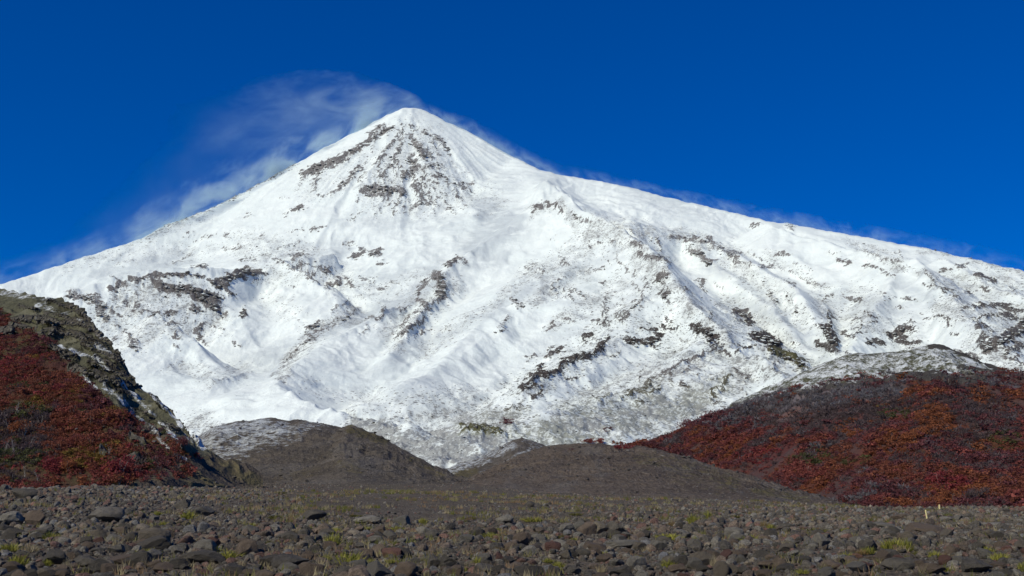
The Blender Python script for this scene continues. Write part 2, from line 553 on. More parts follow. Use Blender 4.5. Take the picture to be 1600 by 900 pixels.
ROCK = [
    # summit cone
    ([(614, 199), (585, 215), (560, 232), (540, 243), (515, 253), (495, 262), (470, 271)], 4, .9),
    ([(600, 194), (575, 212)], 3.5, .7), ([(545, 247), (505, 265), (480, 273)], 3, .8), ([(460, 258), (430, 275), (400, 290)], 2.2, .65),
    ([(380, 300), (330, 325), (250, 357), (230, 374)], 2.2, .5), ([(530, 295), (550, 275), (560, 262)], 3.5, .8),
    ([(520, 302), (545, 283)], 2.6, .7), ([(567, 297), (600, 294), (632, 302)], 6, .75), ([(575, 306), (630, 300)], 4, .7),
    ([(590, 268), (600, 240), (620, 215), (632, 195)], 2.6, .7), ([(640, 215), (655, 230), (662, 247)], 6, .7),
    ([(660, 205), (690, 220), (702, 242)], 4, .6), ([(625, 230), (610, 258), (595, 276)], 3.5, .7),
    ([(640, 245), (652, 262), (632, 276)], 5, .72), ([(680, 274), (700, 281)], 4, .8), ([(700, 290), (738, 288)], 4, .55),
    ([(640, 330), (662, 315)], 4, .65), ([(670, 320), (690, 305)], 3, .6), ([(460, 328), (476, 323)], 3, .85),
    ([(500, 268), (490, 284)], 3, .6), ([(470, 285), (462, 300)], 3, .5), ([(655, 262), (690, 258)], 5, .5), ([(615, 318), (600, 308)], 3, .5),
    ([(630, 215), (622, 240), (612, 262)], 2.5, .6), ([(668, 232), (676, 250)], 3, .6),
    # left shoulder
    ([(550, 401), (566, 396)], 4, .85), ([(580, 399), (592, 393)], 4.5, .85), ([(513, 446), (528, 443)], 4.5, .95), ([(508, 419), (512, 428)], 4, .8),
    ([(430, 388), (470, 380)], 2.5, .5), ([(455, 405), (500, 420)], 3, .6), ([(450, 415), (490, 438)], 2.4, .55), ([(455, 398), (480, 400)], 3, .6),
    ([(270, 412), (300, 400)], 3, .5), ([(300, 420), (320, 416)], 3, .7), ([(180, 415), (205, 407)], 2, .5), ([(350, 392), (375, 388)], 2, .6),
    # the dark cliff on the left
    ([(170, 452), (200, 438), (240, 432), (290, 429), (318, 434)], 4, .85), ([(245, 444), (270, 450), (300, 456), (325, 474), (338, 483)], 7, 1),
    ([(296, 452), (322, 462), (338, 470)], 8, 1), ([(335, 447), (360, 434), (382, 426), (402, 428)], 6.5, 1), ([(330, 440), (352, 451)], 5, .95),
    ([(372, 428), (380, 436)], 6, .95), ([(381, 491)], 7, 1), ([(345, 490), (352, 494)], 4, .8), ([(312, 510), (308, 520), (313, 532)], 4.5, .85),
    ([(258, 490), (272, 492)], 4, .7), ([(225, 488), (262, 493)], 3.5, .75), ([(110, 462), (150, 468), (166, 498)], 9, .62),
    ([(150, 485), (170, 500)], 6, .6), ([(200, 532), (214, 546)], 5, .6), ([(270, 503), (275, 512)], 5, .6), ([(355, 455), (366, 462)], 4, .7),
    ([(300, 480), (310, 487)], 5, .7), ([(175, 455), (180, 470)], 5, .5), ([(365, 536), (372, 540)], 4, .7),
    # middle spur
    ([(680, 432), (690, 445), (690, 463)], 8, .9), ([(667, 438), (650, 462)], 3.5, .75), ([(655, 470), (668, 482)], 4.5, .75),
    ([(660, 500), (640, 514), (618, 526)], 3.6, .8), ([(700, 416), (713, 404)], 4.5, .85), ([(600, 484), (594, 502)], 2.6, .8),
    ([(480, 516), (496, 504)], 5, .85), ([(484, 526), (500, 517)], 3, .7), ([(720, 405), (728, 415)], 4, .6), ([(545, 470), (520, 485)], 3, .5),
    ([(560, 482), (520, 506), (490, 526), (462, 548), (441, 575)], 4, .5), ([(800, 470), (815, 480)], 6, .5), ([(795, 495), (780, 520)], 5, .45),
    # central ridge
    ([(834, 326), (855, 320), (868, 321), (878, 333)], 3, .9), ([(890, 336), (920, 349)], 4, .65), ([(1030, 436), (1042, 430)], 5, .9),
    ([(1022, 442), (1040, 434)], 4, .8), ([(1033, 463), (1041, 460)], 5, .9), ([(985, 380), (1002, 387)], 5, .75), ([(1000, 399), (1032, 406)], 4.5, .75),
    ([(1050, 371), (1105, 378)], 3.5, .7), ([(1082, 394), (1112, 412)], 7, .7), ([(1145, 400), (1146, 412)], 4, .7), ([(1125, 390), (1165, 412)], 4, .6),
    ([(1080, 511), (1105, 520), (1117, 534)], 6.5, 1), ([(1115, 545), (1135, 555)], 3, .9), ([(1150, 487), (1168, 493), (1171, 504)], 6, .95),
    ([(1180, 526), (1200, 530), (1216, 541)], 8, 1), ([(1206, 548), (1235, 560), (1256, 571)], 5.5, 1), ([(980, 534), (1010, 535), (1031, 528)], 6, 1),
    ([(1000, 516), (1025, 514), (1062, 518)], 1.8, .9), ([(845, 606), (815, 606)], 3, .9),
    ([(815, 607), (840, 590), (855, 588), (875, 580), (880, 570), (905, 560), (920, 557), (935, 549), (950, 528)], 3.4, 1.0),
    ([(1130, 540), (1090, 560), (1060, 572), (1030, 590), (1008, 602)], 2.6, .7), ([(858, 556), (876, 546)], 3.4, .9), ([(910, 530), (922, 524)], 3.4, .9),
    ([(965, 495), (985, 480), (1005, 470)], 3, .6), ([(940, 510), (955, 500)], 3, .6), ([(840, 578), (846, 572)], 3, .9), ([(975, 498), (980, 490)], 4, .7),
    # right flank
    ([(1288, 512), (1298, 525), (1303, 540)], 7, .95), ([(1278, 541), (1306, 549)], 4, .9), ([(1295, 490), (1297, 502)], 3.5, .8),
    ([(1390, 525), (1408, 518), (1421, 515)], 5.5, 1), ([(1358, 534), (1376, 536)], 5, .95), ([(1402, 533), (1440, 536)], 4, .9),
    ([(1535, 536), (1545, 545), (1562, 535), (1590, 520), (1604, 508)], 8, .95), ([(1536, 530), (1540, 548)], 7, .9), ([(1570, 552), (1600, 542)], 4, .75),
    ([(1555, 478), (1600, 488)], 3.2, .85), ([(1505, 482), (1550, 477)], 2, .9), ([(1565, 492), (1590, 500)], 2.6, .85),
    ([(1525, 429), (1556, 440)], 2.8, .9), ([(1310, 406), (1330, 413)], 2.6, .8), ([(1350, 415), (1376, 421)], 2.6, .8), ([(1350, 390), (1412, 421)], 2, .55),
    ([(1445, 425), (1470, 452), (1500, 466)], 2, .7), ([(1320, 464), (1347, 471)], 3.4, .75), ([(1230, 460), (1245, 490)], 4, .45),
    ([(1200, 455), (1212, 475)], 5, .5), ([(1525, 512), (1540, 510)], 3, .8), ([(1230, 352), (1240, 358)], 3, .6), ([(1172, 355), (1186, 351)], 2.6, .8),
    ([(1375, 458), (1410, 468)], 1.6, .6), ([(1440, 495), (1480, 498)], 1.6, .8), ([(1520, 500), (1560, 494)], 1.6, .8), ([(1330, 500), (1370, 504)], 1.5, .6),
    ([(1240, 410), (1270, 425)], 1.8, .5), ([(1168, 395), (1240, 430), (1290, 450)], 1.6, .55), ([(1480, 550), (1530, 560)], 3, .7), ([(1575, 560), (1600, 572)], 4, .8),
    # stony ground low down
    ([(720, 665), (745, 668), (790, 678)], 4, .8), ([(790, 640), (830, 636)], 3, .5), ([(1060, 600), (1075, 606)], 4, .7), ([(1020, 612), (1030, 608)], 4, .7),
    ([(990, 610), (1020, 618)], 3, .6), ([(935, 625), (950, 622)], 3, .6), ([(1150, 580), (1170, 590)], 4, .7),
]
SPECK = [   # snow thin enough for the stones to show: centre line, half width, how much shows
    ([(600, 290), (650, 230), (690, 290)], 45, .42), ([(560, 250), (480, 300)], 25, .3), ([(650, 320), (720, 300), (770, 310)], 25, .36),
    ([(370, 300), (250, 360), (100, 410)], 14, .38), ([(380, 380), (470, 400), (520, 430)], 25, .4), ([(150, 400), (330, 390)], 14, .32),
    ([(200, 470), (290, 460), (330, 500)], 30, .60), ([(190, 510), (240, 530)], 22, .48), ([(230, 510), (300, 510)], 20, .5), ([(150, 480), (200, 540)], 18, .45),
    ([(400, 430), (460, 430)], 16, .42), ([(270, 570), (330, 590), (380, 575)], 14, .45), ([(420, 470), (470, 500)], 18, .3),
    ([(690, 450), (650, 490), (620, 520)], 26, .5), ([(560, 480), (460, 550), (440, 590)], 11, .58), ([(520, 450), (600, 455), (660, 430)], 16, .35),
    ([(835, 330), (870, 325), (920, 350)], 12, .5), ([(925, 362), (960, 365), (1000, 392), (1040, 440), (1085, 490), (1130, 525)], 26, .6),
    ([(840, 430), (900, 395), (950, 372)], 18, .5), ([(830, 475), (870, 445), (910, 430)], 15, .55), ([(870, 505), (940, 462), (970, 440)], 14, .52),
    ([(700, 520), (790, 460), (830, 420)], 10, .42), ([(650, 560), (720, 510)], 12, .36), ([(880, 560), (950, 500), (1000, 470)], 22, .42),
    ([(960, 520), (1040, 500), (1080, 540)], 30, .42), ([(1000, 360), (1100, 378), (1160, 410)], 14, .55), ([(1140, 400), (1200, 460), (1250, 500)], 22, .42),
    ([(1140, 480), (1200, 530), (1260, 575)], 24, .55), ([(1200, 400), (1290, 450)], 8, .45), ([(1290, 480), (1300, 540)], 24, .5),
    ([(1330, 490), (1420, 530)], 30, .42), ([(1480, 480), (1600, 500)], 26, .55), ([(1500, 440), (1600, 450)], 20, .5), ([(1540, 540), (1600, 530)], 34, .5),
    ([(1330, 380), (1430, 420), (1500, 465)], 9, .5), ([(1440, 385), (1600, 425)], 9, .5), ([(1280, 470), (1360, 460)], 20, .35), ([(1560, 560), (1600, 580)], 20, .6),
    ([(800, 615), (880, 575), (950, 540)], 24, .5), ([(560, 640), (650, 620), (760, 630)], 22, .42), ([(480, 600), (560, 630)], 14, .3),
    ([(600, 660), (700, 650), (790, 640)], 20, .55), ([(880, 640), (960, 610), (1050, 575), (1130, 545)], 26, .66), ([(1100, 620), (1160, 580), (1210, 570)], 28, .66),
    ([(640, 690), (720, 690), (800, 690)], 26, .85), ([(860, 680), (960, 650), (1080, 630)], 34, .85), ([(720, 660), (800, 660), (860, 680)], 20, .8),
    ([(1000, 690), (1060, 660)], 22, .6), ([(560, 665), (700, 725)], 18, 1.0), ([(600, 680), (680, 712), (760, 715)], 20, 1.0), ([(700, 690), (800, 700)], 22, .95), ([(690, 720), (800, 700)], 16, .8), ([(300, 660), (360, 680)], 22, .6),
]
VEG = [([(712, 666), (760, 672), (800, 682)], 5, 1), ([(750, 650), (830, 645)], 10, .5), ([(840, 665), (900, 685), (960, 690)], 14, .8), ([(800, 668), (850, 690)], 10, .9),
       ([(880, 645), (960, 630), (1040, 610)], 16, .6), ([(1050, 640), (1130, 600)], 22, .7), ([(960, 660), (1020, 670)], 16, .5), ([(1208, 549), (1235, 560), (1256, 571)], 5, .9)]
DARK = [([(800, 620), (900, 560), (960, 520)], 30, 1), ([(950, 540), (1110, 510), (1260, 580)], 40, 1), ([(1270, 500), (1310, 560)], 40, .9), ([(1350, 520), (1440, 540)], 40, .8),
        ([(1480, 480), (1600, 520)], 60, .7), ([(250, 470), (400, 430)], 40, .35), ([(380, 490)], 14, .8), ([(600, 660), (1150, 640)], 60, .5), ([(1020, 440), (1045, 465)], 14, .7)]

_r = random.Random(21)
for (x0, y0, x1, y1, n_, mode) in ((560, 195, 735, 335, 60, 'fall'), (250, 260, 560, 420, 34, (-.86, .5)), (880, 350, 1130, 540, 44, (.62, .78)), (820, 370, 980, 520, 22, (-.8, .6)),
                                 (1150, 390, 1600, 560, 54, (1, .16)), (160, 436, 345, 545, 36, (.85, .4)), (800, 540, 1210, 640, 34, (-.88, .42)), (560, 430, 720, 530, 20, (-.75, .66)), (380, 380, 620, 450, 20, (1, .1))):
    for _ in range(n_):
        cx_, cy_ = _r.uniform(x0, x1), _r.uniform(y0, y1)
        if mode == 'fall':
            dx_, dy_ = cx_ - 632, cy_ - 166
            if abs(dx_) > (cy_ - 160) * .8:
                continue
        else:
            dx_, dy_ = mode
        q_ = math.hypot(dx_, dy_)
        a_ = math.atan2(dy_, dx_) + _r.gauss(0, .28)
        l_ = _r.uniform(3, 11) if mode != 'fall' else _r.uniform(4, 14)
        ROCK.append(([(cx_ - math.cos(a_) * l_, cy_ - math.sin(a_) * l_), (cx_ + _r.gauss(0, 1.5), cy_ + _r.gauss(0, 1.2)), (cx_ + math.cos(a_) * l_, cy_ + math.sin(a_) * l_)], _r.uniform(1.1, 2.4), _r.uniform(.55, .85)))
GREY_HAZE = [([(690, 440), (560, 500), (480, 530)], 10, .9), ([(850, 440), (760, 490), (660, 540), (560, 600)], 11, .6), ([(760, 330), (800, 350), (745, 390)], 22, .9), ([(180, 418), (300, 402), (150, 430)], 12, .6),  # drifting-snow haze and flank shading, painted as darker bands in the snow colour
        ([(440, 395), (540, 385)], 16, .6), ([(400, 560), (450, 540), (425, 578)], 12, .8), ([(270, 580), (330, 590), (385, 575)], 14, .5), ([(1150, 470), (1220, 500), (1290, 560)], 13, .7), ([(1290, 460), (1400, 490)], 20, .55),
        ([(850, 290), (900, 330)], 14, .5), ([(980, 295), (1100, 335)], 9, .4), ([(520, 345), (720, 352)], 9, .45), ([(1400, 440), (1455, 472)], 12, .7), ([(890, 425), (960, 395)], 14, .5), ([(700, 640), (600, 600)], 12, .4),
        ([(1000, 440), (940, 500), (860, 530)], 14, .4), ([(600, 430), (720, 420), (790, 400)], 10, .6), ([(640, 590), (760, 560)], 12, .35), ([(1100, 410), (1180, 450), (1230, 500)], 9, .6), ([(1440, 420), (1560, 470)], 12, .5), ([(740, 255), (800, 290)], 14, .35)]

NA = 1250
ta = np.linspace(-0.60, 0.60, NA)
yy = np.concatenate([np.geomspace(850, 7250, 1040), np.linspace(7300, 11000, 36)])
TA, YY = np.meshgrid(ta, yy)
MX, MY = TA * YY, YY
MZ = mountain_height(MX, MY)
# keep every crest in front of the skyline below the sight line to the skyline ridge
pxs, pys = proj(MX, MY, MZ)
SHAPE = [   # crest (+) and hollow (-) lines of the face: points, width, height, all in photo pixels at that distance
    ([(852, 317), (800, 358), (740, 396), (690, 428), (650, 468), (600, 493)], 15, 8), ([(600, 493), (540, 518), (490, 540), (455, 572), (436, 598), (470, 628), (560, 646), (650, 668)], 7, 2.6),
    ([(835, 326), (852, 317), (872, 320), (890, 334)], 8, 9), ([(852, 317), (872, 321), (920, 349), (985, 383), (1035, 435), (1080, 495), (1120, 530), (1180, 560), (1260, 590)], 24, 21),
    ([(985, 362), (1060, 371), (1108, 379), (1160, 410), (1250, 470), (1310, 545)], 15, 12), ([(1035, 435), (955, 525), (905, 560), (815, 608)], 13, 7), ([(1110, 532), (1020, 595), (940, 625), (850, 650)], 13, 7),
    ([(100, 468), (200, 436), (250, 428), (310, 427), (365, 423), (402, 423), (520, 406)], 13, 10), ([(1190, 352), (1260, 375), (1340, 398), (1430, 419), (1470, 450), (1520, 492)], 13, 8),
    ([(1430, 419), (1400, 440), (1380, 470), (1350, 520)], 15, 7), ([(940, 372), (870, 440), (800, 500), (720, 560)], 12, 5), ([(830, 425), (760, 475), (680, 540), (600, 600)], 10, 4.5),
    ([(230, 500), (300, 540), (350, 580)], 12, 5), ([(270, 575), (340, 590), (390, 577)], 8, 5), ([(632, 172), (600, 240), (560, 300)], 10, 6), ([(640, 172), (660, 250), (700, 310), (740, 330)], 12, 6),
    ([(625, 180), (560, 228), (480, 270), (380, 305)], 7, 4), ([(1145, 400), (1190, 440), (1215, 480)], 10, 6), ([(1480, 500), (1560, 540)], 12, 6), ([(1500, 468), (1600, 495)], 8, 5), ([(1530, 440), (1610, 470)], 9, 5),
    ([(700, 425), (690, 460), (640, 515)], 9, 7), ([(1180, 520), (1250, 565)], 10, 7), ([(1290, 480), (1300, 545)], 9, 6), ([(1360, 525), (1440, 520)], 9, 5), ([(450, 405), (510, 425), (530, 455)], 9, 5),
    ([(560, 395), (620, 410), (680, 405)], 9, 4), ([(300, 640), (420, 610)], 12, 5), ([(330, 480), (380, 500), (410, 540)], 9, 4), ([(760, 600), (860, 560)], 9, 3), ([(1230, 400), (1300, 430)], 9, 4),
    ([(760, 345), (720, 392), (640, 447), (560, 488), (480, 525), (420, 575), (395, 625)], 20, -7), ([(300, 560), (400, 540), (430, 500), (420, 460)], 38, -20), ([(1060, 400), (1130, 450), (1210, 520), (1280, 570)], 16, -12),
    ([(880, 300), (1000, 345), (1150, 395), (1290, 455)], 12, -7), ([(1330, 450), (1315, 500), (1320, 560)], 14, -6), ([(690, 475), (640, 530)], 14, -5), ([(1440, 470), (1460, 545)], 16, -7), ([(900, 430), (820, 520), (740, 590)], 12, -4),
    ([(610, 200), (570, 270), (530, 330)], 7, -4), ([(650, 200), (640, 300), (640, 340)], 9, -5), ([(960, 480), (900, 540)], 12, -5), ([(1060, 480), (1000, 560), (900, 610)], 14, -6), ([(1260, 400), (1400, 470)], 12, -4),
    ([(690, 225), (740, 300)], 9, -4), ([(250, 400), (420, 395), (540, 375)], 14, -6), ([(470, 450), (540, 480)], 14, -5), ([(500, 600), (600, 625)], 14, -5), ([(1560, 450), (1500, 480)], 9, -4)]
add = np.zeros(MX.shape)
wxp = pxs + 6 * fbm(MX / 140, MY / 140, 3, 91)
wyp = pys + 4 * fbm(MX / 140, MY / 140, 3, 93)
for pts, w_, a_ in SHAPE:
    p = np.array(pts, float)
    lo, hi = p.min(0) - 4 * w_, p.max(0) + 4 * w_
    m = (wxp > lo[0]) & (wxp < hi[0]) & (wyp > lo[1]) & (wyp < hi[1])
    X_, Y_ = wxp[m], wyp[m]
    d2 = np.full(X_.shape, 1e18)
    for a, b in zip(p[:-1], p[1:]):
        ab = b - a
        t = np.clip(((X_ - a[0]) * ab[0] + (Y_ - a[1]) * ab[1]) / (ab @ ab), 0, 1)
        d2 = np.minimum(d2, (X_ - a[0] - t * ab[0]) ** 2 + (Y_ - a[1] - t * ab[1]) ** 2)
    d = np.sqrt(d2) / w_
    v = np.exp(-d ** 1.25) if a_ > 0 else np.exp(-d ** 2)
    add[m] += a_ * v
MZ = MZ + add * MY / F * sstep(1300, 2000, MY)
pxs, pys = proj(MX, MY, MZ)
sky_row = smooth_lut(SKYLINE, pxs, 5) + 1.6 * fbm(pxs / 23, pxs * 0 + 3.3, 3, 77, .6) * sstep(720, 760, np.abs(pxs - 760) + 700)
for _ in range(2):
    b_ = (450 - sky_row) / F
    zmax = EYE + MY / (CP - b_ * SP) * (SP + b_ * CP)
    over = MZ - zmax
    MZ = np.where(over > -18, zmax - 18 * np.exp(-np.clip(over + 18, 0, 400) / 18), MZ)
    pxs, pys = proj(MX, MY, MZ)
    sky_row = smooth_lut(SKYLINE, pxs, 5) + 1.6 * fbm(pxs / 23, pxs * 0 + 3.3, 3, 77, .6)
pxs, pys = proj(MX, MY, MZ)
jx = pxs + 7 * fbm(MX / 60, MY / 60 + MZ / 45, 4, 61, .6)
jy = pys + 5 * fbm(MX / 60 + 31, MY / 60 + MZ / 45, 4, 67, .6)
rock = stroke_field(jx, jy, ROCK)
speck = stroke_field(pxs + 14 * fbm(MX / 160, MY / 160, 4, 71), pys + 10 * fbm(MX / 160, MY / 160, 4, 73), SPECK)
grey = stroke_field(pxs + 10 * fbm(MX / 120, MY / 120 + MZ / 90, 4, 63), pys + 7 * fbm(MX / 120, MY / 120 + MZ / 90, 4, 65), GREY_HAZE)
veg = stroke_field(jx, jy, VEG)
dark = stroke_field(pxs, pys, DARK)
MZ = MZ + np.where(rock > 0.05, rock * (9 + 8 * ridged(MX / 60, MZ / 30 + MY / 90, 4, 83, .55)), 0) + speck * (1.6 * ridged(MX / 22, MY / 22, 3, 87, .7) + 9 * ridged(MX / 110, MY / 110, 4, 89, .6))

N = NT('snowy_volcanic_slope')
P = N.coord()
pm = N.mapping(P, (1, .55, 1.25), (0, 0, math.radians(-28)))
big = N.noise(P, 0.004, 5, .6)
fine = N.noise(pm, 0.085, 5, .68, .4)
mid = N.noise(pm, 0.018, 4, .6, .5)
tiny = N.noise(P, 0.24, 3, .6)
rk, sp, vg, dk = N.attr('rock'), N.attr('speck'), N.attr('veg'), N.attr('dark')
f2 = N.math('ADD', N.math('MULTIPLY', fine, .65), N.math('MULTIPLY', tiny, .35))
# bare rock: hand-placed outcrops broken by noise
rk_n = N.math('ADD', rk, N.math('MULTIPLY', N.math('SUBTRACT', f2, .5), 2.3))
rmask = N.math('MULTIPLY', N.ss(rk_n, .38, .52), N.ss(N.math('ADD', N.noise(N.mapping(P, (1, 1, 2.2)), .13, 4, .7), N.math('MULTIPLY', rk, .16)), .46, .56))
# stones through thin snow
thr = N.math('SUBTRACT', 0.675, N.math('MULTIPLY', sp, 0.25))
smask = N.ss(N.math('SUBTRACT', N.math('ADD', f2, N.math('MULTIPLY', N.math('SUBTRACT', mid, .5), .35)), thr), -.02, .05)
vp = N.mapping(P, (.75, 1, 1.6), (0, 0, math.radians(20)))
vd, vc = N.voronoi(vp, .055), N.n('ShaderNodeSeparateColor')
N.t.links.new(N.voronoi(vp, .055, out='Color'), vc.inputs[0])
dot1 = N.math('MULTIPLY', N.ss(N.math('ADD', vd, N.math('MULTIPLY', N.math('SUBTRACT', tiny, .5), .5)), .34, .22), N.ss(N.math('ADD', vc.outputs[0], N.math('MULTIPLY', sp, .85)), 1.08, 1.12))
vp2 = N.mapping(P, (1.2, 1.5, 2.2), (0, 0, math.radians(-15)))
vd2, vc2 = N.voronoi(vp2, .085), N.n('ShaderNodeSeparateColor')
N.t.links.new(N.voronoi(vp2, .085, out='Color'), vc2.inputs[0])
dot2 = N.math('MULTIPLY', N.ss(N.math('ADD', vd2, N.math('MULTIPLY', N.math('SUBTRACT', fine, .5), .5)), .40, .26), N.ss(N.math('ADD', vc2.outputs[1], N.math('MULTIPLY', sp, .9)), 1.05, 1.09))
dots = N.math('MAXIMUM', dot1, dot2)
dust = N.math('MULTIPLY', N.ss(N.math('ADD', mid, N.math('MULTIPLY', sp, .35)), .50, .85), N.math('MULTIPLY', sp, .42))
mask = N.math('MAXIMUM', rmask, N.math('MULTIPLY', smask, .72))
mask = N.math('MAXIMUM', mask, dust)
mask = N.math('MAXIMUM', mask, N.math('MULTIPLY', dots, .8))
rockc = N.mix(dk, N.mix(big, (.20, .188, .18), (.12, .11, .105)), N.mix(big, (.040, .035, .032), (.075, .060, .05)))
rockc = N.mix(N.math('MULTIPLY', N.ss(f2, .50, .62), .45), rockc, (.26, .25, .24))
rockc = N.mix(N.math('MULTIPLY', N.ss(f2, .46, .38), .7), rockc, (.03, .027, .026))
rockc = N.mix(N.math('MULTIPLY', vg, .85), rockc, N.mix(mid, (.075, .078, .028), (.11, .10, .045)))
vmask = N.math('MULTIPLY', vg, N.ss(f2, .40, .58))
mask = N.math('MAXIMUM', mask, N.math('MULTIPLY', vmask, .8))
snow = N.mix(N.ss(big, .35, .65), (.75, .805, .77), (.82, .865, .82))
snow = N.mix(N.math('MULTIPLY', N.ss(N.math('ADD', N.math('MULTIPLY', mid, .5), N.math('MULTIPLY', big, .5)), .46, .62), .45), snow, (.62, .67, .66))
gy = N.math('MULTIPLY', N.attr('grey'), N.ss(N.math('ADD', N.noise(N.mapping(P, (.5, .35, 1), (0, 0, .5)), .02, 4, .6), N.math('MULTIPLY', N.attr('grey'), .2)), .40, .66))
snow = N.mix(N.math('MULTIPLY', gy, .85), snow, (.47, .515, .53))  # painted haze bands darken the snow colour
colr = N.mix(mask, snow, rockc)
hgt = N.math('ADD', N.math('MULTIPLY', fine, 4.0), N.math('ADD', N.math('MULTIPLY', tiny, 1.2), N.math('MULTIPLY', mid, 7.0)))
nb = N.bump(hgt, .55, 1.0)
N.principled(colr, .75, nb, .15)
MZ_ = MZ
me = mesh_from('mountain', np.stack([MX, MY, MZ], -1).reshape(-1, 3), grid_faces(*MX.shape), N.m,
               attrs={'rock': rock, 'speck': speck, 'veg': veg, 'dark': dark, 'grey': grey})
MOUNTAIN = tag(obj('mountain', me), 'snow-covered volcanic cone with dark rock outcrops filling the middle of the view', 'mountain', kind='structure')

# broken rock standing out of the snow along the outcrops, and stones through the thin snow low down
MG = pick_grid(MX, MY, MZ)
mpos = np.stack([MX, MY, MZ], -1).reshape(-1, 3)
q = along(ROCK, 3.0, .38, 5)
q[:, 0] += 5 * fbm(q[:, 0] / 9, q[:, 1] / 9, 2, 5)
q[:, 1] += 4 * fbm(q[:, 0] / 9, q[:, 1] / 9, 2, 6)
q = q[RNG.random(len(q)) < .25 + .75 * q[:, 3] ** 2]
ii = pick(MG, q[:, 0], q[:, 1])
q, ii = q[ii >= 0], ii[ii >= 0]
dist = mpos[ii, 1]
size = np.clip(q[:, 2], 1.3, 7) / F * dist * RNG.uniform(.45, 1.5, len(q))
dk_ = dark.ravel()[ii][:, None]
colr_ = np.array((.19, .178, .168)) * (1 - dk_) + np.array((.066, .056, .049)) * dk_
OUTC = outcrop_material('snowy_outcrop_rock', (.78, .84, .80), .62, .86, .06)
o = chunks('rock_outcrop', mpos[ii], size, OUTC, 2, 31, (.5, .95), colr_, sink=.22, parent=MOUNTAIN)
o['kind'] = 'stuff'
low = [s_ for s_ in SPECK if s_[2] > .35]
q = along(low, 4.4, .55, 8)
q = q[RNG.random(len(q)) < q[:, 3] * .6]
ii = pick(MG, q[:, 0], q[:, 1])
q, ii = q[ii >= 0], ii[ii >= 0]
dist = mpos[ii, 1]
size = (RNG.pareto(2.6, len(q)) + 1) * .85 / F * dist
size = np.minimum(size, 4.5 / F * dist)
dk_ = dark.ravel()[ii][:, None]
colr_ = np.array((.13, .12, .112)) * (1 - dk_) + np.array((.06, .055, .045)) * dk_
o = chunks('scattered_stone', mpos[ii], size, OUTC, 1, 33, (.45, .9), colr_, sink=.2, parent=MOUNTAIN)
o['kind'] = 'stuff'


# ================================================================== HILLS BELOW THE MOUNTAIN
def loft(x0, x1, crest, base, nc, nt, prof=1.0, back=250, amp=3.0, scale=60, seed=100, rough=0.6, rills=.14):
    """hillside between a base line and a crest line, with a back side; returns X,Y,Z,T grids"""
    cx = np.linspace(x0, x1, nc)
    c, b = np.array(crest, float), np.array(base, float)
    cr, cY = sum(np.interp(cx + d, c[:, 0], c[:, 1]) for d in (-4, 0, 4)) / 3, np.interp(cx, c[:, 0], c[:, 2])
    br, bY = np.interp(cx, b[:, 0], b[:, 1]), np.interp(cx, b[:, 0], b[:, 2])
    C = np.stack(at(cx, cr, cY), -1)
    B = np.stack(at(cx, br, bY), -1)
    t = np.concatenate([np.linspace(-.12, 0, 8)[:-1], np.linspace(0, 1, nt), np.linspace(1, 2, 30)[1:]])[:, None]
    tf = np.minimum(t, 1)
    X = B[:, 0] + (C[:, 0] - B[:, 0]) * tf
    Y = B[:, 1] + (C[:, 1] - B[:, 1]) * tf
    zf = np.where(tf > 0, np.maximum(tf, 0) ** prof, tf * 1.5)
    Z = B[:, 2] + (C[:, 2] - B[:, 2]) * zf
    Z = Z - np.maximum(-t, 0) * 90
    tb = np.maximum(t - 1, 0)
    Y = Y + tb * back
    X = X + tb * back * X / np.maximum(Y, 1)
    Z = Z - (C[:, 2] + 8) * (1.1 * tb ** 1.5)
    k = np.clip(1.1 - np.abs(tf - .55) * 1.4, .12, 1)
    fade = sstep(-.12, .12, t) * k
    n = fbm(X / scale, Y / scale, 5, seed, rough) + .5 * ridged(X / scale * 1.7, Y / scale * 1.7, 4, seed + 9, rough)
    rill = ridged(cx / 16.0 + .6 * fbm(X / 40, Y / 40, 2, seed + 3), t * 1.3 + cx * 0, 3, seed + 21) * sstep(0, .25, t) * k
    Z = Z + amp * (n + rills * rill) * fade
    T = np.broadcast_to(t, X.shape)
    return X, Y, Z, T


def warp_px(X, Y, Z, s, a, seed):
    px, py = proj(X, Y, Z)
    return px, py, px + a * fbm(X / s, (Y + Z * 2) / s, 4, seed, .6), py + a * .7 * fbm(X / s, (Y + Z * 2) / s + 9, 4, seed + 5, .6)


def build_hill(name, G, mat, attrs, label):
    X, Y, Z, T = G
    me = mesh_from(name, np.stack([X, Y, Z], -1).reshape(-1, 3), grid_faces(*X.shape), mat, attrs=attrs)
    return tag(obj(name, me), label, 'hill', kind='structure')


def hill_rocks(G, parent, strokes, step, jit, seed, smul, mat, col, tall, name='rock_ledge', sub=2, sink=.25):
    g = pick_grid(*G[:3])
    q = along(strokes, step, jit, seed)
    ii = pick(g, q[:, 0], q[:, 1])
    q, ii = q[ii >= 0], ii[ii >= 0]
    p = np.stack(G[:3], -1).reshape(-1, 3)[ii]
    size = q[:, 2] / F * p[:, 1] * smul * np.random.default_rng(seed).uniform(.5, 1.2, len(q))
    o = chunks(name, p, size, mat, sub, seed + 1, tall, np.broadcast_to(np.array(col), (len(q), 3)), sink=sink, parent=parent)
    o['kind'] = 'stuff'
    return o



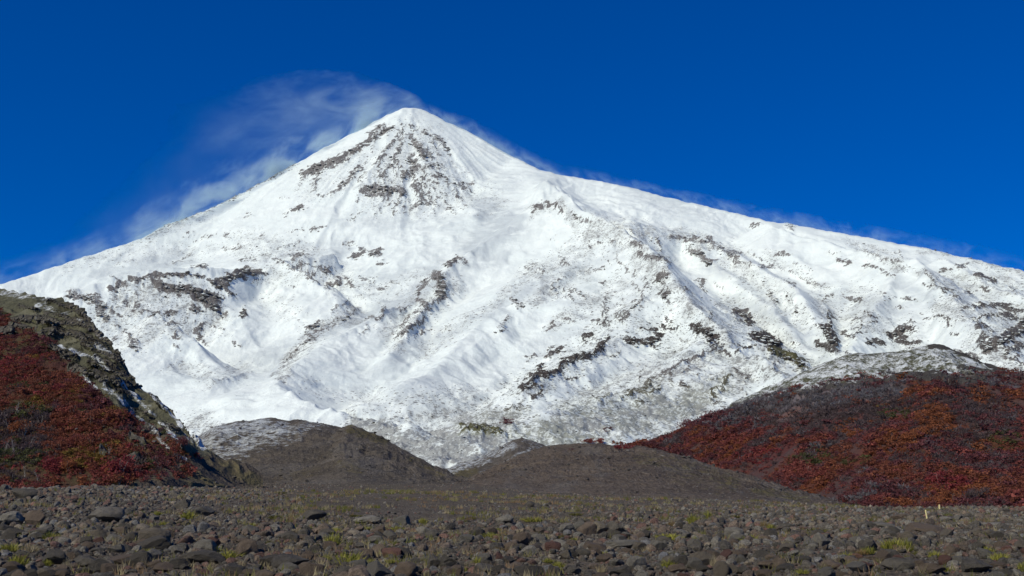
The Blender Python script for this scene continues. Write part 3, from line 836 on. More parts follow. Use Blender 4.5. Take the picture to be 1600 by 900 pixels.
# ---- left bluff: red shrubs below, ledges of dark rock at its right edge
LC = [(-420, 470, 420), (-200, 458, 430), (-60, 449, 420), (0, 452, 400), (45, 453, 380), (70, 461, 360), (100, 474, 330), (130, 487, 298), (150, 508, 276),
      (170, 530, 258), (190, 556, 242), (205, 585, 233), (225, 603, 224), (255, 628, 210), (285, 655, 200), (300, 677, 195), (315, 693, 193), (330, 710, 192), (350, 727, 192), (370, 742, 194), (390, 757, 196), (410, 770, 198)]
LB = [(-420, 772, 150), (0, 771, 150), (60, 770, 150), (120, 766, 152), (170, 760, 154), (220, 752, 157), (260, 746, 160), (300, 750, 164), (330, 756, 168), (360, 762, 172), (390, 770, 176), (410, 778, 178)]
GL = list(loft(-420, 410, LC, LB, 660, 420, .92, 220, 3.6, 50, 101, .6, .0))
LROCK = [([(40, 500), (90, 505), (130, 505)], 5, .9), ([(110, 478), (130, 488), (152, 507)], 6, 1), ([(0, 522), (20, 517)], 7, 1), ([(60, 517), (110, 522), (140, 532)], 6, .9),
         ([(128, 505), (150, 517), (172, 532), (190, 547)], 8, 1), ([(85, 545), (112, 556)], 6, 1), ([(130, 537), (160, 550), (196, 567)], 5, .85), ([(165, 552), (196, 568)], 6, .9),
         ([(110, 577), (140, 583), (160, 592), (200, 602), (225, 603)], 6, 1), ([(140, 568), (175, 580), (215, 592)], 4, .8), ([(225, 676), (246, 680)], 4, 1), ([(203, 690), (226, 698)], 4, 1),
         ([(160, 712), (180, 722)], 4, .9), ([(188, 723), (216, 718)], 4, .9), ([(20, 500), (70, 497)], 4, .7), ([(70, 490), (120, 500)], 4, .6), ([(210, 590), (216, 580)], 4, .9),
         ([(288, 694), (290, 702)], 3, .8), ([(270, 640), (300, 672)], 4, .6), ([(95, 560), (120, 562)], 4, .7),
         ([(75, 470), (110, 482)], 3, .7), ([(150, 560), (185, 575)], 3.5, .8), ([(170, 575), (200, 583)], 3, .7), ([(180, 612), (215, 622)], 3, .6), ([(235, 618), (262, 640)], 3, .7), ([(225, 650), (250, 660)], 3, .6),
         ([(255, 665), (280, 676)], 3.5, .7), ([(290, 668), (312, 694)], 3, .8), ([(120, 520), (165, 545)], 4, .8), ([(30, 480), (60, 485)], 3, .6), ([(15, 508), (45, 514)], 4, .8), ([(200, 640), (225, 648)], 2.6, .5)]
LSNOW = [([(60, 478), (100, 490)], 7, .55), ([(110, 545), (150, 560), (170, 578)], 5, .7), ([(95, 540), (108, 548)], 4, .9), ([(150, 540), (175, 555)], 4, .6), ([(225, 606), (260, 640), (280, 665)], 4, .8),
         ([(200, 605), (240, 640), (300, 690)], 5, .5), ([(130, 590), (150, 605)], 4, .7), ([(220, 665), (240, 676)], 3, .8), ([(300, 680), (320, 700)], 6, .8), ([(0, 458), (50, 462), (80, 470)], 8, .55),
         ([(280, 712), (292, 716)], 4, .9), ([(150, 600), (200, 625)], 4, .45), ([(170, 515), (185, 530)], 3, .5), ([(285, 655), (315, 690)], 5, .7), ([(160, 600), (225, 660), (262, 700)], 5, .6), ([(190, 600), (240, 650), (290, 700)], 4, .65), ([(120, 500), (160, 530)], 3, .6), ([(60, 500), (95, 512)], 3, .4)]
px, py, jx, jy = warp_px(*GL[:3], 22, 4, 111)
lrock = stroke_field(jx, jy, LROCK)
lsnow = stroke_field(jx, jy, LSNOW)
edge_row = lut([(-420, 440), (-20, 470), (15, 498), (40, 512), (85, 538), (100, 560), (130, 598), (170, 627), (215, 662), (270, 690), (300, 712), (340, 726)], px)
lowedge = lut([(-420, 790), (0, 786), (110, 778), (170, 762), (230, 744), (265, 728), (300, 714), (410, 690)], px)
lred = sstep(-6, 6, jy - edge_row) * sstep(5, -5, jy - lowedge)
llow = sstep(-4, 6, jy - lowedge)
sh = GL[2]
led = lrock * (1 - np.abs((sh / 5.0) % 1 - .5) * 2)
GL[2] = GL[2] + lrock * (1.6 + 1.2 * ridged(GL[0] / 7, GL[1] / 9 + GL[2] / 6, 3, 121)) * np.clip(1.15 - GL[3], .25, 1)
GL[1] = GL[1] - led * 2.0

N = NT('bluff_ground')
P = N.coord()
rk, rd, sn, lw = N.attr('rock'), N.attr('red'), N.attr('snow'), N.attr('low')
a1, a2, a3 = N.noise(P, .035, 5, .6), N.noise(N.mapping(P, (1, 1, .6), (0, 0, .6)), .22, 5, .65), N.noise(P, 1.1, 4, .65)
grass = N.ramp(N.math('ADD', N.math('MULTIPLY', a1, .5), N.math('MULTIPLY', a2, .5)), [(.35, (.058, .056, .038)), (.5, (.10, .097, .062)), (.62, (.150, .142, .098)), (.75, (.12, .095, .062))])
redc = N.ramp(N.math('ADD', N.math('MULTIPLY', a1, .6), N.math('MULTIPLY', a2, .4)), [(.3, (.050, .024, .022)), (.42, (.075, .034, .026)), (.5, (.060, .046, .024)), (.58, (.085, .050, .028)), (.7, (.055, .050, .028))])
c = N.mix(rd, grass, redc)
c = N.mix(lw, c, N.mix(N.ss(a2, .4, .62), (.085, .070, .056), (.125, .105, .055)))
crack = N.voronoi(N.mapping(P, (1, 1, .45)), .28, 'DISTANCE_TO_EDGE')
rockc = N.mix(N.ss(a3, .35, .65), (.060, .054, .046), (.125, .112, .09))
rockc = N.mix(N.ss(a2, .52, .66), rockc, (.085, .082, .040))
rmask = N.ss(N.math('ADD', rk, N.math('MULTIPLY', N.math('SUBTRACT', a2, .5), 1.6)), .42, .60)
c = N.mix(rmask, c, rockc)
smask = N.ss(N.math('ADD', sn, N.math('MULTIPLY', N.math('SUBTRACT', N.math('ADD', N.math('MULTIPLY', a2, .6), N.math('MULTIPLY', a3, .4)), .5), 2.6)), .50, .85)
c = N.mix(N.math('MULTIPLY', smask, .9), c, (.62, .65, .66))
h = N.math('ADD', N.math('MULTIPLY', a2, 1.6), N.math('ADD', N.math('MULTIPLY', a3, .5), N.math('MULTIPLY', N.math('MULTIPLY', N.ss(crack, 0, .12), rmask), .9)))
N.principled(c, .95, N.bump(h, .9, 1.0), .1)
BLUFF = build_hill('bluff', GL, N.m, {'rock': lrock, 'red': lred, 'snow': lsnow, 'low': llow}, 'steep bluff on the left with dark rock ledges and red shrub slopes')

LEDGE = outcrop_material('ledge_rock', (.16, .15, .085), .55, .85, .5)
hill_rocks(GL, BLUFF, LROCK, 3.2, .34, 61, .95, LEDGE, (.135, .118, .096), (.7, 1.2))

# ---- right hill: snow-dusted top, dark cliff band, red autumn scrub below
RCR = [(960, 712, 1000), (1010, 700, 1010), (1050, 681, 1050), (1100, 652, 1100), (1150, 628, 1150), (1200, 605, 1180), (1250, 583, 1200), (1290, 568, 1220), (1335, 555, 1240), (1370, 552, 1240),
       (1400, 549, 1240), (1430, 544, 1230), (1462, 538, 1220), (1480, 540, 1215), (1500, 549, 1205), (1520, 558, 1195), (1540, 569, 1180), (1570, 579, 1150), (1600, 584, 1120), (1700, 600, 1050), (1950, 660, 900)]
RB = [(960, 730, 900), (1050, 742, 800), (1150, 765, 600), (1250, 790, 430), (1350, 803, 350), (1450, 806, 320), (1600, 806, 300), (1950, 806, 280)]
GR = list(loft(960, 1950, RCR, RB, 620, 420, .9, 400, 9, 130, 131, .57))
px, py, jx, jy = warp_px(*GR[:3], 40, 5, 141)
line = lut([(960, 700), (1035, 690), (1060, 680), (1090, 664), (1130, 650), (1180, 632), (1240, 616), (1290, 606), (1340, 600), (1420, 590), (1480, 593), (1540, 588), (1600, 588), (1950, 650)], px)
rsnow = sstep(4, -10, jy - line)
rfrost = np.clip(stroke_field(px, py, [([(1150, 640), (1230, 625), (1330, 615), (1400, 610)], 14, 1), ([(1080, 672), (1160, 645)], 8, .9), ([(1200, 660), (1290, 640)], 14, .55), ([(1570, 605), (1600, 608)], 6, .8)]), 0, 1)
RCLIFF = [([(1288, 607), (1330, 603), (1360, 600), (1400, 593), (1440, 590)], 5, .9), ([(1430, 592), (1470, 594), (1500, 596), (1540, 592)], 5, .8), ([(1400, 588), (1470, 587)], 3.4, .9),
          ([(1455, 540), (1490, 546), (1530, 564), (1570, 582)], 4, .75), ([(1240, 615), (1262, 611)], 3, .7), ([(1180, 632), (1200, 628)], 2, .5), ([(1340, 556), (1400, 551)], 2.5, .5), ([(1500, 575), (1570, 585)], 5, .6)]
rcliff = stroke_field(jx, jy, RCLIFF)
GR[2] = GR[2] + rcliff * 3.5 * np.clip(1.1 - GR[3], .2, 1) * (1 + ridged(GR[0] / 16, GR[1] / 16, 3, 149))

N = NT('scrub_hill_ground')
P = N.coord()
rk, sn, fr = N.attr('rock'), N.attr('snow'), N.attr('frost')
a1, a2, a3 = N.noise(P, .018, 5, .6), N.noise(N.mapping(P, (1, .6, 1), (0, 0, -.5)), .12, 5, .65), N.noise(P, .5, 4, .65)
m2 = N.math('ADD', N.math('MULTIPLY', a2, .6), N.math('MULTIPLY', a3, .4))
under = N.ramp(a1, [(.35, (.095, .030, .026)), (.48, (.072, .046, .044)), (.6, (.105, .036, .022)), (.72, (.07, .058, .034))])
under = N.mix(N.math('MULTIPLY', fr, .6), under, (.17, .165, .175))
tuss = N.mix(N.ss(m2, .42, .6), (.075, .075, .045), (.15, .145, .11))
snowm = N.ss(N.math('ADD', N.math('MULTIPLY', N.math('SUBTRACT', m2, .5), 2.4), N.math('MULTIPLY', a1, .5)), .08, .52)
top = N.mix(N.math('SUBTRACT', 1.0, N.math('MULTIPLY', snowm, .95)), (.66, .69, .69), tuss)
c = N.mix(sn, under, top)
rmask = N.ss(N.math('ADD', rk, N.math('MULTIPLY', N.math('SUBTRACT', m2, .5), 1.8)), .40, .62)
c = N.mix(rmask, c, N.mix(a3, (.035, .032, .03), (.09, .08, .07)))
N.principled(c, .95, N.bump(N.math('ADD', N.math('MULTIPLY', a2, 2.5), a3), .9, 1.0), .1)
SCRUBHILL = build_hill('scrub_hill', GR, N.m, {'rock': rcliff, 'snow': rsnow, 'frost': rfrost}, 'broad hill on the right, snow-dusted above a dark cliff band and red below')

hill_rocks(GR, SCRUBHILL, [(p, w_ * .7, s_) for p, w_, s_ in RCLIFF], 2.6, .4, 63, .95, outcrop_material('cliff_band_rock', (.35, .36, .36), .80, .98, .2), (.062, .056, .050), (.8, 1.3))

# ---- bare gravel moraines in the middle
SCREE = outcrop_material('scree_stone', (.10, .09, .075), .9, 1.0, 2.0)


def scree(G, parent, n, seed, smax, x0, x1):
    g = pick_grid(*G[:3])
    r = np.random.default_rng(seed)
    qx, qy = r.uniform(x0, x1, n), r.uniform(640, 800, n)
    ii = pick(g, qx, qy)
    ii = ii[(ii >= 0)]
    p = np.stack(G[:3], -1).reshape(-1, 3)[ii]
    p = p + np.column_stack([r.normal(0, .6, len(p)), r.normal(0, .6, len(p)), np.zeros(len(p))])
    size = np.minimum((r.pareto(2.0, len(p)) + 1) * .8 / F * p[:, 1], smax / F * p[:, 1])
    col = np.array([(.06, .052, .046), (.12, .104, .088), (.20, .185, .17)])[r.choice(3, len(p), p=[.5, .38, .12])]
    o = chunks('scree', p, size, SCREE, 1, seed, (.5, .9), col, parent=parent)
    o['kind'] = 'stuff'


scree(tuple(GL), BLUFF, 1500, 577, 8, 120, 410)


def moraine_material(name, c0, c1, olive):
    N = NT(name)
    P = N.coord()
    sn = N.attr('snow')
    ol = N.attr('olive')
    a1, a2, a3 = N.noise(P, .03, 5, .6), N.noise(P, .35, 5, .7), N.noise(P, 1.6, 3, .7)
    st = N.noise(N.mapping(P, (.35, 1, 1), (0, 0, math.radians(-18))), .30, 5, .7, .6)
    f = N.math('ADD', N.math('MULTIPLY', a1, .4), N.math('ADD', N.math('MULTIPLY', a2, .35), N.math('MULTIPLY', a3, .25)))
    c = N.mix(N.ss(f, .38, .62), c0, c1)
    c = N.mix(N.math('MULTIPLY', N.ss(N.noise(N.mapping(P, (1, .25, 2.5), (0, 0, .4)), .06, 4, .6, .8), .5, .62), .45), c, (.17, .155, .14))
    c = N.mix(N.math('MULTIPLY', N.ss(a3, .56, .66), .6), c, (.24, .22, .20))
    c = N.mix(N.math('MULTIPLY', N.ss(a2, .55, .66), .35), c, (.05, .044, .04))
    c = N.mix(N.math('MULTIPLY', N.ss(a3, .40, .30), .6), c, (.022, .020, .018))
    om = N.ss(N.math('ADD', ol, N.math('MULTIPLY', N.math('SUBTRACT', a2, .5), 2.2)), .45, .9)
    c = N.mix(N.math('MULTIPLY', om, .75), c, olive)
    sm = N.ss(N.math('ADD', sn, N.math('MULTIPLY', N.math('SUBTRACT', N.math('ADD', N.math('MULTIPLY', st, .65), N.math('MULTIPLY', a2, .35)), .5), 4.2)), .5, 1.1)
    c = N.mix(N.math('MULTIPLY', sm, .92), c, (.55, .58, .59))
    N.principled(c, .95, N.bump(N.math('ADD', N.math('MULTIPLY', a2, 2.2), N.math('MULTIPLY', a3, .8)), 1.0, 1.0), .1)
    return N.m


MM = moraine_material('moraine_gravel', (.078, .066, .054), (.150, .126, .102), (.125, .105, .046))

# far snow-streaked ridge of the left moraine
G = loft(120, 760, [(120, 760, 560), (180, 745, 560), (230, 724, 580), (280, 700, 620), (310, 682, 640), (335, 666, 650), (360, 660, 660), (385, 658, 660), (410, 654, 660), (428, 652, 660), (450, 656, 655), (470, 654, 650),
                    (500, 661, 640), (530, 669, 620), (580, 690, 600), (640, 725, 560), (700, 750, 520), (760, 760, 480)],
         [(120, 765, 320), (300, 758, 300), (760, 758, 270)], 420, 240, 1.0, 160, 2.6, 45, 151, .6)
px, py, jx, jy = warp_px(*G[:3], 16, 5, 153)
osn = stroke_field(jx, jy, [([(320, 690), (370, 668), (410, 658)], 16, .85), ([(340, 712), (400, 685), (440, 668)], 16, .80), ([(320, 672), (350, 665)], 8, .9), ([(440, 680), (480, 665), (505, 662)], 10, .7), ([(350, 735), (390, 712)], 8, .55), ([(400, 700), (470, 680)], 10, .6), ([(300, 700), (335, 678)], 8, .8)])
ool = stroke_field(px, py, [([(300, 745), (330, 740), (380, 755)], 16, .7), ([(250, 745), (320, 725)], 14, .8), ([(440, 745), (480, 740)], 8, .6), ([(340, 730), (380, 715)], 10, .5), ([(300, 715), (330, 700)], 10, .7)])
MG1 = G
_o = build_hill('moraine', G, MM, {'snow': osn, 'olive': ool}, 'grey gravel moraine ridge streaked with thin snow, left of centre')
scree(G, _o, 3200, 501, 6, 150, 760)

# nearer bare mound in front of it
G = loft(360, 760, [(360, 768, 400), (400, 758, 420), (440, 742, 440), (470, 722, 455), (500, 698, 470), (520, 680, 478), (533, 669, 480), (545, 666, 480), (560, 669, 478), (585, 679, 470), (620, 696, 455), (660, 720, 435),
                    (690, 740, 415), (715, 752, 400), (760, 764, 380)],
         [(360, 760, 270), (560, 757, 255), (760, 760, 250)], 300, 240, .95, 120, 2.2, 36, 161, .6)
px, py, jx, jy = warp_px(*G[:3], 16, 5, 163)
ool = stroke_field(px, py, [([(545, 670), (600, 690)], 8, .8), ([(530, 725), (560, 735)], 10, .6), ([(640, 715), (690, 745)], 7, .6), ([(460, 742), (500, 735)], 8, .5)])
MG2 = G
_o = build_hill('moraine', G, MM, {'snow': px * 0, 'olive': ool}, 'rounded bare brown gravel mound, left of centre')
scree(G, _o, 3400, 502, 6, 360, 760)

# small grey ridge in the gap, streaked with snow
G = loft(610, 1000, [(610, 760, 800), (660, 742, 850), (700, 733, 880), (740, 720, 900), (775, 704, 910), (800, 688, 915), (815, 682, 915), (832, 687, 910), (860, 698, 900), (900, 712, 880), (1000, 740, 850)],
         [(610, 762, 520), (720, 752, 500), (1000, 760, 500)], 300, 200, .9, 200, 3, 60, 171, .6)
px, py, jx, jy = warp_px(*G[:3], 30, 5, 173)
osn = stroke_field(jx, jy, [([(700, 735), (760, 715), (800, 695)], 9, .75), ([(760, 740), (800, 718), (840, 700)], 7, .65), ([(820, 686), (870, 705)], 5, .6)])
MG3 = G
_o = build_hill('moraine', G, MM, {'snow': osn, 'olive': stroke_field(px, py, [([(690, 745), (740, 738)], 10, .8)])}, 'small grey gravel ridge in the gap between the two bare mounds')
scree(G, _o, 1200, 503, 6, 610, 1000)

# broad bare mound in the centre right
G = loft(660, 1430, [(660, 772, 340), (700, 762, 360), (730, 750, 380), (760, 736, 395), (790, 720, 405), (820, 708, 415), (850, 700, 420), (890, 697, 425), (930, 692, 428), (960, 695, 430), (1000, 697, 430), (1030, 702, 428),
                     (1060, 711, 420), (1100, 724, 410), (1150, 739, 390), (1200, 755, 365), (1240, 768, 340), (1280, 780, 310), (1320, 790, 280), (1380, 801, 250), (1430, 808, 230)],
         [(660, 764, 240), (760, 762, 235), (850, 768, 222), (950, 776, 205), (1100, 780, 195), (1250, 787, 180), (1330, 795, 165), (1430, 806, 150)], 480, 240, .85, 110, 1.6, 30, 181, .6)
px, py, jx, jy = warp_px(*G[:3], 14, 5, 183)
ool = stroke_field(px, py, [([(1000, 715), (1080, 730), (1150, 755)], 16, .55), ([(1180, 765), (1260, 780)], 8, .7), ([(950, 775), (1150, 785)], 6, .5), ([(760, 740), (800, 730)], 8, .3), ([(1050, 745), (1120, 765)], 14, .5)])
MG4 = G
_o = build_hill('moraine', G, moraine_material('brown_moraine_gravel', (.088, .068, .054), (.160, .126, .098), (.125, .108, .048)), {'snow': px * 0, 'olive': ool}, 'broad bare brown gravel mound in front of the red hill, right of centre')
scree(G, _o, 6500, 504, 6, 660, 1430)


# ================================================================== STONY PLAIN
Z90 = [(-900, 1.3), (0, 771), (200, 772), (400, 779), (800, 789), (1100, 793), (1450, 796.5), (1600, 797.5), (2600, 797)]
Z90[0] = (-900, 771)


def zr(row, Y):
    return at(800, row, Y)[2]


def plain_z(x, y):
    px = 800 + F * x / np.maximum(y, 4) * .985
    r90 = lut(Z90, px)
    r250 = lut([(-900, 766), (0, 766), (300, 757), (700, 757), (950, 773), (1200, 782), (1450, 808), (2600, 808)], px)
    z90 = EYE + (HORIZON - r90) / F * 90
    z250 = EYE + (HORIZON - r250) / F * 250
    t1 = np.clip((y - 20) / 70, 0, 1)
    t1 = t1 * t1 * (1.6 - .6 * t1)
    t2 = np.clip((y - 90) / 160, 0, 1)
    z = z90 * t1 * (1 - t2) + z250 * t2
    z = z - sstep(260, 520, y) * 14 - sstep(600, 6000, y) * 60
    u = 1 - sstep(300, 500, y)
    return z + u * (.16 * fbm(x / 7, y / 7, 3, 201) + .34 * sstep(50, 110, y) * fbm(x / 19, y / 26, 3, 209) + .05 * fbm(x / 1.6, y / 1.6, 3, 205)) * sstep(-2, 10, np.hypot(x, y))


gx = np.concatenate([-np.geomspace(30000, 62, 40), np.linspace(-60, 60, 520), np.geomspace(62, 30000, 40)])
gy = np.concatenate([-np.geomspace(3000, 22, 16), np.linspace(-20, 15, 20)[:-1], np.geomspace(15, 300, 420), np.geomspace(305, 60000, 70)])
PX, PY = np.meshgrid(gx, gy)
PZ = plain_z(PX, PY)

N = NT('volcanic_gravel')
P = N.coord()
a0, a1, a2, a3 = N.noise(P, .07, 4, .6), N.noise(P, .6, 5, .65), N.noise(P, 4.0, 5, .7), N.noise(P, 18, 3, .7)
vor = N.voronoi(P, 5.5)
vcol = N.voronoi(P, 5.5, out='Color')
c = N.mix(N.ss(a1, .35, .65), (.090, .070, .052), (.150, .120, .088))
c = N.mix(.45, c, N.mix(N.n('ShaderNodeSeparateColor').outputs[0], (.035, .032, .030), (.13, .112, .096)))
sep = [n for n in N.t.nodes if n.type == 'SEPARATE_COLOR'][0]
N.t.links.new(vcol, sep.inputs[0])
grassm = N.ss(N.math('ADD', N.math('MULTIPLY', a0, .55), N.math('MULTIPLY', a2, .45)), .50, .62)
c = N.mix(N.math('MULTIPLY', grassm, .40), c, N.mix(a1, (.105, .088, .045), (.07, .068, .024)))
c = N.mix(N.math('MULTIPLY', N.ss(a3, .58, .68), .45), c, (.15, .135, .115))
h = N.math('ADD', N.math('MULTIPLY', N.ss(vor, .0, .5, 1, 0), .10), N.math('ADD', N.math('MULTIPLY', a2, .10), N.math('MULTIPLY', a3, .03)))
N.principled(c, .95, N.bump(h, 1.0, 1.0), .1)
me = mesh_from('stony_plain', np.stack([PX, PY, PZ], -1).reshape(-1, 3), grid_faces(*PX.shape), N.m)
tag(obj('ground', me), 'flat stony volcanic plain of brown gravel across the foreground', 'ground', kind='structure')


# ================================================================== STONES
def stone_material(name, c0, c1, attr=False):
    N = NT(name)
    P = N.coord('Object')
    inf = N.n('ShaderNodeObjectInfo')
    add = N.n('ShaderNodeVectorMath', operation='ADD')
    N.t.links.new(P, add.inputs[0])
    if not attr:
        N.t.links.new(N.math('MULTIPLY', inf.outputs['Random'], 37.0), add.inputs[1])
    P = add.outputs[0]
    s = 1.0 if not attr else 2.6
    a1, a2, a3 = N.noise(P, 1.6 * s, 5, .65), N.noise(P, 7 * s, 5, .7), N.noise(P, 26 * s, 3, .7)
    if attr:
        base = N.attr('col', True)
        c = N.mix(N.ss(a2, .38, .62), N.mix(.55, base, (.03, .028, .026)), N.mix(.12, base, (.3, .28, .25)))
    else:
        f = N.math('ADD', N.math('MULTIPLY', a1, .7), N.math('MULTIPLY', N.math('SUBTRACT', inf.outputs['Random'], .5), .35))
        c = N.mix(N.ss(f, .32, .66), c0, c1)
        c = N.mix(N.math('MULTIPLY', N.ss(a2, .55, .70), .35), c, N.mix(.55, c, (.20, .19, .17)))
    c = N.mix(N.math('MULTIPLY', N.ss(a3, .62, .70), .35), c, (.20, .195, .18))
    c = N.mix(N.math('MULTIPLY', N.ss(a3, .42, .34), .5), c, (.02, .02, .02))
    N.principled(c, .85, N.bump(N.math('ADD', N.math('MULTIPLY', a2, .09), N.math('MULTIPLY', a3, .035)), 1.0, 1.0), .25)
    return N.m


STONE = {
    'dark': stone_material('dark_basalt', (.078, .067, .052), (.162, .142, .112)),
    'grey': stone_material('grey_basalt', (.145, .130, .104), (.27, .242, .192)),
    'brown': stone_material('brown_lava', (.125, .092, .064), (.225, .168, .118)),
    'red': stone_material('red_scoria', (.12, .062, .047), (.22, .115, .082)),
    'tan': stone_material('tan_andesite', (.14, .115, .083), (.25, .21, .152)),
    'pale': stone_material('pale_stone', (.26, .255, .25), (.42, .41, .40)),
}
PAL = {'dark': (.125, .106, .080), 'grey': (.235, .21, .165), 'brown': (.21, .152, .105), 'red': (.23, .12, .085), 'tan': (.29, .235, .165), 'pale': (.30, .29, .28)}
WORD = {'dark': 'dark charcoal', 'grey': 'grey', 'brown': 'brown', 'red': 'reddish', 'tan': 'tan', 'pale': 'pale'}


_yy = np.geomspace(9, 420, 1600)


def ground_hit(px, py):
    a, b = (px - 800) / F, (450 - py) / F
    k = _yy / (CP - b * SP)
    d = EYE + (SP + b * CP) * k - plain_z(a * k, _yy)
    i = np.nonzero(d <= 0)[0]
    Y = _yy[i[0]] if len(i) else 95.0
    return at(px, py, Y)[0], Y


